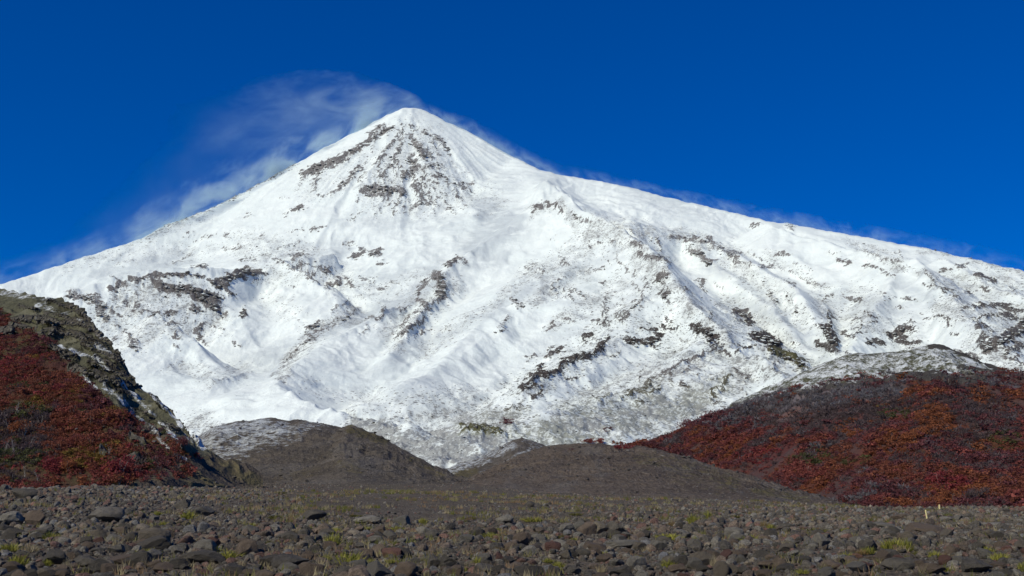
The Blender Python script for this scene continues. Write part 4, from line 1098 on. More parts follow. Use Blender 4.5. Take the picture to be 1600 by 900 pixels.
BOULDER_MESH = [mesh_from('boulder', rock_verts(4, 500 + i, 12 + i % 7), ICO[4][1], STONE['dark']) for i in range(14)]
for me in BOULDER_MESH:
    me.set_sharp_from_angle(angle=math.radians(24))
BIG = [   # photo pixel of the foot (x,y), width, height, stone, words
    (235, 853, 46, 30, 'tan', 'upright tan boulder with a flat sunlit face'), (230, 862, 62, 22, 'dark', 'wide low charcoal boulder at the foot of the tan one'),
    (160, 816, 62, 26, 'dark', 'dark rough pitted boulder in the left middle of the rock field'), (12, 822, 34, 24, 'grey', 'smooth grey boulder at the left edge of the picture'),
    (48, 822, 34, 22, 'brown', 'brown rounded boulder next to the smooth grey one at left edge'), (35, 778, 40, 16, 'dark', 'dark boulder with a pale patch under the red shrubs'),
    (26, 790, 20, 11, 'grey', 'smooth round grey boulder below the red shrubs'), (312, 806, 34, 18, 'dark', 'dark blue-grey boulder behind two green tufts'), (282, 796, 32, 16, 'dark', 'craggy dark boulder on the far left crest of the rocks'),
    (95, 834, 6, 9, 'pale', 'small bright white stone among dark boulders'), (95, 836, 16, 10, 'pale', 'little white pointed stone in the left rock field'),
    (310, 882, 70, 24, 'dark', 'long dark slab left of the bright grass clump'), (80, 884, 48, 24, 'dark', 'dark boulder with a mossy top near the lower left corner'), (130, 888, 44, 20, 'dark', 'low dark boulder second in the bottom left row'),
    (190, 884, 60, 16, 'brown', 'flat purplish brown slab in the lower left'), (385, 872, 32, 26, 'brown', 'pointed brown rock leaning beside a green tuft'), (330, 858, 22, 18, 'red', 'red boulder behind a green grass tuft'),
    (318, 866, 34, 20, 'grey', 'grey boulder touching the red one'), (312, 902, 30, 12, 'red', 'orange-red rock cut by the bottom edge of the picture'), (365, 900, 40, 20, 'dark', 'dark wedge boulder at the bottom edge'),
    (18, 838, 30, 12, 'dark', 'blue-grey boulder low at the left edge'), (60, 838, 36, 14, 'dark', 'dark flat-topped boulder near the left edge'), (150, 900, 32, 24, 'dark', 'dark upright rock standing at the bottom edge'),
    (488, 814, 36, 18, 'dark', 'dark rounded boulder on the crest, centre left'), (572, 818, 44, 12, 'grey', 'long blue-grey flat boulder, centre left'), (627, 822, 28, 18, 'grey', 'sharp pale grey boulder with a pointed top'),
    (593, 834, 22, 12, 'brown', 'round brown stone below the blue-grey slab'), (612, 874, 32, 20, 'red', 'pinkish red boulder in the middle foreground'), (475, 880, 28, 20, 'brown', 'round tan-brown boulder left of the brightest tuft'),
    (445, 892, 56, 26, 'dark', 'big dark angular boulder in the lower centre left'), (590, 904, 42, 26, 'grey', 'blue-grey boulder at the bottom edge beside the straw clump'), (677, 886, 28, 17, 'dark', 'dark shiny boulder with a shaded right side'),
    (645, 884, 22, 14, 'grey', 'grey stone left of the shiny dark boulder'), (640, 897, 36, 14, 'dark', 'dark low boulder below the shiny one'), (406, 868, 26, 22, 'dark', 'dark boulder with a brown flank, lower left centre'),
    (660, 836, 24, 12, 'grey', 'grey stone below the pointed boulder'), (636, 843, 16, 9, 'tan', 'round tan stone in the centre'), (780, 880, 14, 18, 'red', 'upright red stone right of centre'), (755, 880, 22, 14, 'grey', 'squarish grey stone beside the upright red one'),
    (790, 818, 26, 14, 'grey', 'rounded grey boulder at the middle of the crest'), (760, 898, 50, 20, 'dark', 'wide dark boulder at the bottom, middle of the picture'),
    (829, 792, 15, 10, 'dark', 'lone black boulder on the far gravel flat'), (885, 832, 22, 12, 'grey', 'grey triangular stone right of centre'), (918, 836, 30, 22, 'brown', 'tall brown boulder beside the mossy one'),
    (938, 834, 28, 20, 'tan', 'mossy tan boulder in the centre right'), (962, 836, 30, 20, 'dark', 'round dark boulder, right of the mossy tan one'), (832, 842, 28, 10, 'tan', 'low tan stone right of the picture centre'),
    (972, 844, 15, 8, 'red', 'small red stone under the round dark boulder'), (980, 842, 22, 10, 'grey', 'grey stone right of the small red one'), (930, 862, 38, 16, 'brown', 'broad brown boulder half sunk in gravel'),
    (984, 858, 52, 12, 'grey', 'long grey slab lying flat, centre right'), (1028, 862, 30, 16, 'grey', 'grey block split by dark gaps'), (1100, 884, 36, 24, 'tan', 'large pale tan boulder, lower right of centre'),
    (1138, 878, 22, 18, 'red', 'rounded pinkish stone right of the large tan boulder'), (1158, 880, 13, 12, 'grey', 'smooth grey egg-shaped stone'), (1128, 900, 24, 20, 'tan', 'light brown boulder at the bottom edge, right of centre'),
    (1066, 826, 16, 14, 'dark', 'dark cube-like stone right of centre'), (1148, 842, 28, 20, 'grey', 'squarish upright grey boulder behind a green tuft'), (970, 902, 34, 18, 'dark', 'smooth dark boulder cut by the bottom edge, centre right'),
    (824, 900, 44, 16, 'dark', 'dark slab at the bottom edge in the middle'), (884, 874, 20, 16, 'tan', 'rounded olive stone lower centre'), (912, 872, 26, 18, 'dark', 'dark stone right of the rounded olive one'), (1038, 878, 16, 14, 'pale', 'pale split stone in the lower centre right'),
    (1286, 854, 22, 22, 'grey', 'grey upright boulder with a rounded top on the right'), (1252, 846, 26, 13, 'brown', 'brown boulder left of the upright grey one'), (1206, 840, 20, 16, 'dark', 'dark boulder right of the green tuft by the grey block'),
    (1232, 829, 24, 12, 'dark', 'dark low boulder in the right rock field'), (1410, 892, 46, 24, 'dark', 'wide dark angular boulder in the lower right'), (1385, 826, 40, 10, 'grey', 'long low grey boulder left of the wooden stake'),
    (1410, 812, 26, 9, 'brown', 'low brown boulder on the crest left of the stake'), (1452, 832, 56, 14, 'brown', 'broad purplish mound of rock below the stake'), (1481, 813, 18, 6, 'grey', 'flat grey rock with a dark undercut right of the stake'),
    (1495, 799, 12, 7, 'grey', 'rounded boulder on the skyline of the plain right of the stakes'), (1560, 826, 40, 9, 'grey', 'flat grey rock plates near the right edge'), (1255, 884, 28, 16, 'dark', 'dark faceted boulder in the lower right field'),
    (1220, 892, 26, 18, 'brown', 'brown boulder at the lower right of centre'), (1360, 880, 34, 12, 'brown', 'low brown rock below the reddish-green tuft'), (1345, 896, 34, 16, 'grey', 'grey angular rock at the bottom right'),
    (1300, 890, 30, 16, 'brown', 'brown angular rock between two dark ones at bottom right'), (1460, 898, 40, 16, 'brown', 'brown slab at the bottom edge on the right'), (1530, 896, 44, 20, 'dark', 'dark boulder at the bottom edge near the right corner'),
    (1575, 858, 22, 10, 'dark', 'dark boulder with a shaded hollow near the right edge'),
]
PLACED = []       # (x, y, radius) of the large stones
boulder_no = 0


def put_boulder(x, y, wid, hei, stone, label, group, seed, depth=None):
    global boulder_no
    r = np.random.default_rng(seed)
    me = BOULDER_MESH[int(r.integers(len(BOULDER_MESH)))]
    o = link(bpy.data.objects.new('boulder', me))
    o.material_slots[0].link = 'OBJECT'
    o.material_slots[0].material = STONE[stone]
    hz = max(hei, wid * .22)
    o.scale = (wid / 2, (depth or wid * r.uniform(.75, 1.0)) / 2, hz * .62)
    o.rotation_euler = (r.uniform(-.16, .16), r.uniform(-.16, .16), r.uniform(-.6, .6) + (math.pi if r.random() < .5 else 0))
    o.location = (x, y + wid * .3, float(plain_z(np.array(x), np.array(y + wid * .3))) + hz * .30)
    tag(o, label, 'boulder', group)
    PLACED.append((x, y + wid * .3, wid * .42))
    return o


for i, (bx, by, bw, bh, st, words) in enumerate(BIG):
    if bw < 8:
        continue
    X, Y = ground_hit(bx, by)
    s = Y / F / CP
    put_boulder(X, Y, bw * s * 1.06, bh * s * 1.1, st, words, 'boulders on the stony plain', 900 + i)

# all the other stones: positions, sizes, colours
stones = []
for (y0, y1, dens, dmin, dmax, al) in ((13, 34, 31, .05, .50, 2.75), (34, 62, 15.5, .085, .62, 2.85), (62, 130, 4.6, .16, .75, 3.0), (130, 250, .55, .34, 1.0, 3.2)):
    area = .56 * (y1 ** 2 - y0 ** 2)
    n = int((area + 10 * (y1 - y0)) * dens)
    y = np.sqrt(RNG.uniform(y0 ** 2, y1 ** 2, n))
    x = RNG.uniform(-1, 1, n) * (.56 * y + 5)
    u = RNG.random(n)
    a = 1 - al
    d = (dmin ** a + u * (dmax ** a - dmin ** a)) ** (1 / a)
    stones.append(np.stack([x, y, d], 1))
stones = np.concatenate(stones)
px = 800 + F * stones[:, 0] / stones[:, 1]
# finer gravel in the middle distance, coarser boulders left and right
fine = np.exp(-((px - 640) / 330) ** 2) * sstep(38, 60, stones[:, 1]) + .6 * np.exp(-((px - 1150) / 250) ** 2) * sstep(70, 100, stones[:, 1])
stones[:, 2] *= (1 - .55 * np.clip(fine, 0, 1)) * (1 - .22 * sstep(35, 70, stones[:, 1]))
stones[:, 2] *= 1 + .55 * sstep(75, 95, stones[:, 1]) * sstep(150, 130, stones[:, 1]) * sstep(520, 380, px)
keep = RNG.random(len(stones)) > .45 * np.clip(fine, 0, 1)
stones, px = stones[keep], px[keep]
PL = np.array(PLACED)
ok = np.ones(len(stones), bool)
for bx, by, br in PL:
    ok &= (np.hypot(stones[:, 0] - bx, stones[:, 1] - by) > br * .8)
for (spx, sfoot) in ((1449.5, 815.5), (1468, 797.2)):      # keep the trail stakes clear
    sy = ground_hit(spx, sfoot)[1]
    ok &= ~((np.abs(px - spx) < 9) & (stones[:, 1] > sy - 32) & (stones[:, 1] < sy + .4) & (stones[:, 2] > .16))
stones, px = stones[ok], px[ok]
pix = stones[:, 2] / stones[:, 1]
order = np.argsort(-pix)
inframe = (np.abs(stones[:, 0] / stones[:, 1]) < .465) & (stones[:, 1] > 20.5)
order = [i for i in order if inframe[i]]
N_SINGLE = 205
kinds = np.array(['dark', 'brown', 'grey', 'red', 'tan'])
prob = [.36, .31, .19, .08, .06]
single = np.zeros(len(stones), bool)
for c, i in enumerate(order[:N_SINGLE]):
    single[i] = True
    x, y, d = stones[i]
    st = str(RNG.choice(kinds, p=prob))
    put_boulder(x, y - d * .3, d, d * RNG.uniform(.45, .75), st, None, 'loose rocks between the boulders', 2000 + c)['stone'] = st

loose = stones[~single]
VV, FF, CC = [], [], []
off = 0
pix = loose[:, 2] / loose[:, 1] * 1098
gz = plain_z(loose[:, 0], loose[:, 1])
tmpl = {s: [rock_verts(s, 700 + i, {1: 7, 2: 11, 3: 14}[s]) for i in range(10)] for s in (1, 2, 3)}
cls = RNG.choice(len(kinds), len(loose), p=[.34, .26, .24, .09, .07])
pale = RNG.random(len(loose)) < .035
palm = np.array([PAL[k] for k in kinds])
for s in (1, 2, 3):
    sel = (pix > 16) if s == 3 else ((pix > 6) & (pix <= 16) if s == 2 else (pix <= 6))
    for t in range(10):
        idx = np.nonzero(sel & (np.arange(len(loose)) % 10 == t))[0]
        if not len(idx):
            continue
        L = loose[idx]
        T = tmpl[s][t]
        an = RNG.uniform(0, 6.28, len(idx))
        ca, sa = np.cos(an)[:, None], np.sin(an)[:, None]
        r = (L[:, 2] / 2)[:, None]
        zz = RNG.uniform(.65, 1.15, len(idx))[:, None]
        x = (T[:, 0] * ca - T[:, 1] * sa) * r + L[:, 0:1]
        y = (T[:, 0] * sa + T[:, 1] * ca) * r + L[:, 1:2]
        tilt = RNG.uniform(-.45, .45, (len(idx), 1))
        z = (T[:, 2] * zz + T[:, 0] * tilt) * r + gz[idx][:, None] + r * .30
        VV.append(np.stack([x, y, z], -1).reshape(-1, 3))
        Fc = ICO[s][1]
        FF.append((Fc[None] + (np.arange(len(idx)) * len(T))[:, None, None] + off).reshape(-1, 3))
        off += len(idx) * len(T)
        col = palm[cls[idx]] * RNG.uniform(.6, 1.35, (len(idx), 1))
        col[pale[idx]] = np.array([.24, .23, .215]) * RNG.uniform(.7, 1.3, (pale[idx].sum(), 1))
        CC.append(np.repeat(col, len(T), 0))
me = mesh_from('rubble', np.concatenate(VV), np.concatenate(FF), stone_material('loose_stones', None, None, True), colors=np.concatenate(CC))
me.set_sharp_from_angle(angle=math.radians(27))
tag(obj('rubble', me), 'mass of small dark and brown stones covering the plain between the boulders', 'rubble', kind='stuff')
print('stones', len(loose), 'tris', len(me.polygons))


# ================================================================== GRASS TUFTS
def leaf_material(name, c0, c1, attr=False, scale=3.0, trans=.25):
    N = NT(name)
    if attr:
        c = N.attr('col', True)
    else:
        inf = N.n('ShaderNodeObjectInfo')
        v = N.attr('shade')
        f = N.math('ADD', N.math('MULTIPLY', v, .75), N.math('MULTIPLY', inf.outputs['Random'], .25))
        c = N.mix(f, c0, c1)
    b = N.principled(c, .8, None, .15)
    tr = N.n('ShaderNodeBsdfTranslucent')
    N.set(tr.inputs['Color'], c)
    mx = N.n('ShaderNodeMixShader')
    mx.inputs[0].default_value = trans
    N.t.links.new(b.outputs[0], mx.inputs[1])
    N.t.links.new(tr.outputs[0], mx.inputs[2])
    N.t.links.new(mx.outputs[0], N.out.inputs['Surface'])
    return N.m


def tuft_mesh(seed, n, spread, upright, width, mat, name='grass_blades'):
    r = np.random.default_rng(seed)
    V, Fc, S = [], [], []
    for i in range(n):
        a, rad = r.uniform(0, 6.28), spread * math.sqrt(r.random())
        bx, by = rad * math.cos(a), rad * math.sin(a)
        h = r.uniform(.45, 1.0) * (1 - .5 * (rad / max(spread, 1e-6)) ** 2)
        la = r.uniform(0, 6.28)
        lean = r.uniform(.05, .55) * (1.2 - upright) + .25 * rad
        dx, dy = math.cos(la) * lean + bx * .5, math.sin(la) * lean + by * .5
        wa = r.uniform(0, 6.28)
        wx, wy = math.cos(wa) * width, math.sin(wa) * width
        k = len(V)
        V += [(bx - wx, by - wy, -.05), (bx + wx, by + wy, -.05), (bx + dx * .4 - wx * .8, by + dy * .4 - wy * .8, h * .6), (bx + dx * .4 + wx * .8, by + dy * .4 + wy * .8, h * .6),
              (bx + dx - wx * .15, by + dy - wy * .15, h), (bx + dx + wx * .15, by + dy + wy * .15, h)]
        Fc += [(k, k + 1, k + 3, k + 2), (k + 2, k + 3, k + 5, k + 4)]
        S += [r.random()] * 6
    return mesh_from(name, V, Fc, mat, False, {'shade': S})


GREEN = leaf_material('yellow_green_grass', (.16, .165, .027), (.36, .33, .072))
OLIVE = leaf_material('olive_grass', (.075, .075, .018), (.15, .135, .035))
STRAW = leaf_material('straw_grass', (.24, .185, .10), (.52, .44, .27))
RUSTY = leaf_material('rusty_grass', (.14, .075, .035), (.26, .20, .075))
TUFTS = {'green': [tuft_mesh(10 + i, 150, .62, .55, .032, GREEN) for i in range(4)], 'olive': [tuft_mesh(20 + i, 130, .7, .45, .035, OLIVE) for i in range(3)],
         'straw': [tuft_mesh(30 + i, 90, .55, .75, .020, STRAW) for i in range(4)], 'rusty': [tuft_mesh(40 + i, 110, .65, .5, .028, RUSTY) for i in range(2)]}
GRASS = [   # photo pixel of the foot (x,y), width, height, kind
    (28, 884, 24, 13, 'green'), (14, 862, 30, 10, 'green'), (46, 863, 30, 12, 'straw'), (78, 844, 22, 10, 'green'), (72, 886, 14, 8, 'green'), (230, 869, 28, 9, 'green'), (230, 885, 20, 11, 'straw'),
    (295, 811, 20, 10, 'green'), (312, 814, 16, 9, 'straw'), (245, 806, 16, 6, 'green'), (205, 809, 14, 5, 'olive'), (255, 822, 14, 6, 'green'), (332, 864, 22, 9, 'green'), (356, 878, 32, 15, 'green'),
    (283, 861, 14, 7, 'olive'), (208, 840, 16, 15, 'straw'), (378, 886, 12, 9, 'straw'), (330, 890, 14, 10, 'straw'), (395, 824, 20, 5, 'green'), (335, 824, 20, 9, 'straw'), (160, 883, 12, 7, 'green'),
    (104, 893, 12, 18, 'straw'), (182, 856, 14, 12, 'straw'), (520, 856, 24, 18, 'green'), (546, 885, 38, 17, 'green'), (548, 899, 24, 15, 'straw'), (580, 884, 14, 8, 'green'), (510, 877, 12, 7, 'green'),
    (500, 870, 14, 10, 'straw'), (522, 834, 18, 8, 'green'), (608, 826, 14, 11, 'straw'), (620, 829, 18, 5, 'green'), (568, 828, 14, 4, 'green'), (660, 818, 14, 7, 'green'), (466, 832, 16, 6, 'straw'),
    (420, 853, 12, 7, 'olive'), (452, 861, 16, 7, 'straw'), (496, 895, 24, 16, 'straw'), (768, 852, 14, 6, 'green'), (765, 841, 24, 6, 'green'), (745, 885, 14, 11, 'green'), (775, 832, 14, 6, 'green'), (780, 863, 24, 6, 'rusty'),
    (430, 811, 18, 5, 'olive'), (610, 881, 12, 5, 'green'), (500, 896, 12, 8, 'green'), (833, 816, 26, 6, 'green'), (808, 862, 16, 7, 'green'), (880, 842, 14, 6, 'olive'), (897, 849, 12, 7, 'green'), (1050, 823, 16, 7, 'rusty'),
    (1083, 818, 18, 11, 'green'), (1106, 811, 14, 10, 'green'), (1045, 844, 32, 8, 'green'), (1086, 850, 10, 9, 'green'), (1175, 850, 26, 10, 'green'), (1158, 860, 16, 9, 'straw'), (995, 874, 14, 5, 'green'), (945, 870, 12, 6, 'green'),
    (1045, 888, 24, 10, 'green'), (1058, 869, 14, 5, 'olive'), (872, 888, 16, 8, 'green'), (856, 880, 14, 5, 'green'), (940, 895, 16, 10, 'straw'), (1195, 825, 14, 10, 'rusty'), (1010, 864, 14, 8, 'straw'), (838, 858, 20, 11, 'straw'),
    (1272, 835, 30, 8, 'olive'), (1322, 832, 14, 5, 'green'), (1236, 858, 14, 8, 'green'), (1324, 876, 16, 10, 'green'), (1358, 866, 18, 9, 'green'), (1346, 867, 16, 7, 'rusty'), (1395, 859, 30, 14, 'green'), (1416, 861, 24, 14, 'green'),
    (1408, 863, 26, 9, 'straw'), (1460, 874, 20, 10, 'green'), (1433, 869, 14, 6, 'olive'), (1477, 832, 14, 4, 'green'), (1542, 864, 18, 7, 'green'), (1562, 877, 22, 10, 'green'), (1580, 884, 18, 9, 'rusty'), (1598, 890, 12, 8, 'green'),
    (1475, 894, 14, 7, 'green'), (1497, 882, 8, 14, 'straw'), (1205, 828, 12, 7, 'green'), (1410, 877, 20, 7, 'olive'), (1290, 825, 18, 6, 'straw'), (1306, 888, 5, 16, 'straw'), (1115, 888, 10, 18, 'straw'), (1480, 874, 14, 8, 'rusty'),
    (440, 772, 14, 3, 'olive'), (330, 803, 12, 4, 'olive'), (900, 806, 16, 4, 'olive'), (1255, 898, 16, 6, 'green'), (690, 828, 14, 6, 'straw'), (735, 812, 14, 4, 'olive'), (555, 808, 16, 3, 'olive'), (1150, 810, 14, 4, 'olive')]
GWORD = {'green': 'yellow-green', 'olive': 'dull olive', 'straw': 'dry straw-coloured', 'rusty': 'rust-tinged'}
LAND = [(b[0], b[1] - b[3] / 2, b[2], b[5]) for b in BIG if b[2] >= 8]


def near_label(head, x, y, used, maxd=75):
    """a label that ties a small thing to the landmark boulder nearest to it"""
    best = sorted(LAND, key=lambda L: math.hypot(L[0] - x, (L[1] - y) * 1.6))
    for L in best[:5]:
        if math.hypot(L[0] - x, (L[1] - y) * 1.6) > maxd:
            break
        dx, dy = x - L[0], y - L[1]
        rel = ('just right of' if dx > 0 else 'just left of') if abs(dx) > abs(dy) * 1.2 else ('just below' if dy > 0 else 'just above')
        for q in ([rel, rel.replace('just', 'a little way')]):
            lab = f'{head} {q} the {L[3]}'
            w_ = lab.split()
            if len(w_) > 16:
                cut = L[3].split(' with ')[0].split(' beside ')[0].split(' in the ')[0].split(' at the ')[0]
                lab = f'{head} {q} the {cut}'
            if len(lab.split()) <= 16 and lab not in used:
                used.add(lab)
                return lab
    return None


ORDN = ('first second third fourth fifth sixth seventh eighth ninth tenth eleventh twelfth thirteenth fourteenth fifteenth sixteenth seventeenth eighteenth nineteenth twentieth').split() + ['later'] * 90
used = set()
LONE = {}
for i, (bx, by, bw, bh, k) in enumerate(GRASS):
    X, Y = ground_hit(bx, by)
    s = Y / F / CP
    o = link(bpy.data.objects.new('grass_tuft', TUFTS[k][i % len(TUFTS[k])]))
    o.location = (X, Y, float(plain_z(np.array(X), np.array(Y))) + .02)
    o.scale = (bw * s * .85, bw * s * .7, bh * s * 1.45)
    o.rotation_euler = (0, 0, i * 1.3)
    size = 'broad' if bw >= 28 else ('tall' if bh >= 14 else ('small' if bw < 17 else 'low'))
    lab = near_label(f'{size} {GWORD[k]} grass tuft', bx, by, used, 90)
    if not lab:
        LONE.setdefault(f'{size} {GWORD[k]} grass tuft standing alone among small stones', []).append((bx, o))
    tag(o, lab, 'grass tuft', 'grass tufts among the stones')
for head, lst in LONE.items():
    for n_, (_x, o) in enumerate(sorted(lst, key=lambda q: q[0])):
        tag(o, head if len(lst) == 1 else f'{ORDN[n_]} from the left: {head}')
used = set()
LEFT = {}
for o in [q for q in COL.objects if q.get('stone')]:
    x_, y_ = proj(np.array([o.location.x]), np.array([o.location.y]), np.array([o.location.z]))
    wpx = o.scale.x * 2 * F / o.location.y
    head = f"{'mid-sized' if wpx > 22 else 'small'} {WORD[o['stone']]} rock"
    lab = near_label(head, float(x_[0]), float(y_[0]), used, 90)
    if not lab:
        d_ = 'near the bottom edge' if y_[0] > 862 else ('in the middle of the stony plain' if y_[0] > 830 else 'far back on the stony plain')
        LEFT.setdefault(f'{head} among small stones {d_}', []).append((float(x_[0]), o))
    else:
        tag(o, lab)
    del o['stone']

for head, lst in LEFT.items():
    for n_, (_x, o) in enumerate(sorted(lst, key=lambda q: q[0])):
        tag(o, head if len(lst) == 1 else f'{ORDN[n_]} from the left: {head}')

# sparse dry grass between the stones
n = 7500
y = RNG.uniform(15, 150, n)
x = RNG.uniform(-1, 1, n) * (.53 * y + 5)
ke = fbm(x / 9, y / 9, 3, 303) > .05
x, y = x[ke], y[ke]
z = plain_z(x, y)
base = [np.array(v) for v in ()]
V, Fc, C_ = [], [], []
k = 0
pal = np.array([(.30, .25, .14), (.20, .18, .07), (.14, .14, .035), (.24, .16, .09)])
for i in range(len(x)):
    m = 9
    a = RNG.uniform(0, 6.28, m)
    h = RNG.uniform(.08, .22, m) * (1 + y[i] / 150)
    wv = .006 * (1 + y[i] / 22)
    dx, dy = np.cos(a) * .09, np.sin(a) * .09
    jx_, jy_ = RNG.normal(0, .05, m) * (1 + y[i] / 60), RNG.normal(0, .05, m)
    bx, by = x[i] + jx_, y[i] + jy_
    p = np.stack([np.stack([bx - wv, by, z[i] + 0 * h], -1), np.stack([bx + wv, by, z[i] + 0 * h], -1), np.stack([bx + dx, by + dy, z[i] + h], -1)], 1)
    V.append(p.reshape(-1, 3))
    Fc.append(np.arange(3 * m).reshape(-1, 3) + k)
    k += 3 * m
    C_.append(np.repeat((pal[RNG.integers(4)] * RNG.uniform(.7, 1.2))[None], 3 * m, 0))
me = mesh_from('dry_grass', np.concatenate(V), np.concatenate(Fc), leaf_material('dry_grass_blades', None, None, True), False, colors=np.concatenate(C_))
tag(obj('grass', me), 'thin dry grass growing between the stones of the plain', 'grass', kind='stuff')


# ================================================================== AUTUMN SCRUB
def crown_mesh(seed, n, leaf, bare=False):
    """unit crown (radius about 1, base at z=0): leaf-sized faces gathered in clumps; returns verts, quads, shade"""
    r = np.random.default_rng(seed)
    nb = r.integers(6, 10)
    cen = np.stack([r.normal(0, .42, nb), r.normal(0, .42, nb), r.uniform(.35, 1.15, nb)], 1)
    rad = r.uniform(.28, .55, nb)
    b = r.integers(0, nb, n)
    d = r.normal(size=(n, 3))
    d /= np.linalg.norm(d, axis=1)[:, None]
    rr = r.random(n) ** .45
    p = cen[b] + d * (rad[b] * rr)[:, None] * np.array([1.1, 1.1, .8])
    p[:, 2] = np.maximum(p[:, 2], .04)
    u = r.normal(size=(n, 3))
    if bare:
        u = d * .8 + np.array([0, 0, .9]) + r.normal(size=(n, 3)) * .35
    u /= np.linalg.norm(u, axis=1)[:, None]
    v = np.cross(u, r.normal(size=(n, 3)))
    v /= np.linalg.norm(v, axis=1)[:, None]
    lu, lv = (leaf * 2.2, leaf * .42) if bare else (leaf, leaf * .7)
    s = r.uniform(.6, 1.3, n)[:, None]
    u, v = u * lu * s, v * lv * s
    V = np.stack([p - u * .5 - v * .5, p + u * .5 - v * .4, p + u * .5 + v * .4, p - u * .5 + v * .5], 1)
    sh = np.clip(r.normal(.5, .2, n) + (b % 3 - 1) * .12, 0, 1)
    return V.reshape(-1, 3), np.arange(4 * n).reshape(-1, 4), np.repeat(sh, 4)


SCRUB = {'crimson': ((.14, .026, .028), (.34, .072, .072)), 'red': ((.14, .038, .032), (.33, .100, .080)), 'rust': ((.13, .044, .028), (.30, .108, .066)), 'orange': ((.155, .055, .024), (.36, .130, .060)),
         'ochre': ((.14, .085, .022), (.28, .185, .05)), 'wine': ((.095, .032, .036), (.21, .078, .080)), 'bare': ((.065, .046, .046), (.145, .108, .105)), 'frost': ((.11, .10, .105), (.22, .205, .21)), 'olive': ((.05, .056, .022), (.13, .13, .05))}
SN = list(SCRUB)
LOW = [crown_mesh(50 + i, 62, .25) for i in range(8)]
LOWB = [crown_mesh(70 + i, 54, .22, True) for i in range(5)]


def scatter(G, weight, n, seed):
    """n random points on a hillside grid, chosen with probability area*weight"""
    X, Y, Z, T = G
    A = np.abs((X[:-1, 1:] - X[:-1, :-1]) * (Y[1:, :-1] - Y[:-1, :-1]))
    A = A * weight[:-1, :-1]
    r = np.random.default_rng(seed)
    p = A.ravel() / A.sum()
    c = r.choice(p.size, n, p=p)
    i, j = np.unravel_index(c, A.shape)
    u, v = r.random(n), r.random(n)

    def lerp(M):
        return (M[i, j] * (1 - u) + M[i, j + 1] * u) * (1 - v) + (M[i + 1, j] * (1 - u) + M[i + 1, j + 1] * u) * v
    return lerp(X), lerp(Y), lerp(Z)


def scrub_mass(name, label, x, y, z, r, h, kind, seed):
    rg = np.random.default_rng(seed)
    VV, FF, CC = [], [], []
    off = 0
    tid = rg.integers(0, 1000, len(x))
    bare = np.isin(kind, [SN.index('bare'), SN.index('frost')])
    for B, tm in ((False, LOW), (True, LOWB)):
        for t, (V, Q, sh) in enumerate(tm):
            idx = np.nonzero((bare == B) & (tid % len(tm) == t))[0]
            if not len(idx):
                continue
            a = rg.uniform(0, 6.28, len(idx))
            ca, sa = np.cos(a)[:, None], np.sin(a)[:, None]
            R, H = r[idx][:, None], h[idx][:, None]
            P = np.stack([(V[:, 0] * ca - V[:, 1] * sa) * R + x[idx][:, None], (V[:, 0] * sa + V[:, 1] * ca) * R + y[idx][:, None], V[:, 2] * H * .75 + z[idx][:, None] - .1], -1)
            VV.append(P.reshape(-1, 3))
            FF.append((Q[None] + (np.arange(len(idx)) * len(V))[:, None, None] + off).reshape(-1, 4))
            off += len(idx) * len(V)
            c0 = np.array([SCRUB[SN[k]][0] for k in kind[idx]])[:, None, :]
            c1 = np.array([SCRUB[SN[k]][1] for k in kind[idx]])[:, None, :]
            c = c0 + (c1 - c0) * sh[None, :, None]
            c = c * rg.uniform(.75, 1.2, (len(idx), 1, 1))
            CC.append(c.reshape(-1, 3))
    me = mesh_from(name, np.concatenate(VV), np.concatenate(FF), MASS_MAT, False, colors=np.concatenate(CC))
    return tag(obj(name, me), label, 'scrub', kind='stuff')


MASS_MAT = leaf_material('autumn_leaves', None, None, True, trans=.33)
LEAFM = {k: leaf_material(k + '_autumn_leaves', *SCRUB[k], trans=.33) for k in SN}
N = NT('weathered_bark')
a1 = N.noise(N.mapping(N.coord(), (1, 1, .25)), 9, 4, .6)
N.principled(N.mix(a1, (.16, .14, .12), (.34, .31, .28)), .9, N.bump(a1, .5, .03), .1)
BARK = N.m


def limb(V, Fc, p0, p1, r0, r1, n=6):
    p0, p1 = Vector(p0), Vector(p1)
    d = (p1 - p0).normalized()
    u = d.orthogonal().normalized()
    v = d.cross(u)
    k = len(V)
    for p, r in ((p0, r0), (p1, r1)):
        for i in range(n):
            a = 2 * math.pi * i / n
            V.append(tuple(p + (u * math.cos(a) + v * math.sin(a)) * r))
    for i in range(n):
        j = (i + 1) % n
        Fc.append((k + i, k + j, k + n + j, k + n + i))


def trunk_mesh(seed, spread=.7, twigs=0):
    """several crooked stems leaving the ground together, unit height"""
    rr = random.Random(seed)
    V, Fc = [], []
    for s in range(rr.choice((2, 3, 3, 4)) if not twigs else rr.choice((1, 2))):
        p = Vector((rr.uniform(-.06, .06), rr.uniform(-.06, .06), -.08))
        d = Vector((rr.uniform(-spread, spread) * .5, rr.uniform(-spread, spread) * .5, 1)).normalized()
        r = .045
        for k in range(4):
            q = p + d * rr.uniform(.22, .3)
            limb(V, Fc, p, q, r, r * .72)
            for t in range(2 + twigs):
                e = (d + Vector((rr.uniform(-1, 1), rr.uniform(-1, 1), rr.uniform(.0, .5)))).normalized()
                b = p.lerp(q, rr.uniform(.4, 1))
                m = b + e * rr.uniform(.14, .26)
                limb(V, Fc, b, m, r * .5, r * .22, 4)
                if twigs:
                    e2 = (e + Vector((rr.uniform(-.8, .8), rr.uniform(-.8, .8), .4))).normalized()
                    limb(V, Fc, m, m + e2 * rr.uniform(.1, .2), r * .22, r * .07, 4)
            p, r = q, r * .72
            d = (d + Vector((rr.uniform(-.35, .35), rr.uniform(-.35, .35), .15))).normalized()
    return mesh_from('trunk', V, Fc, BARK)


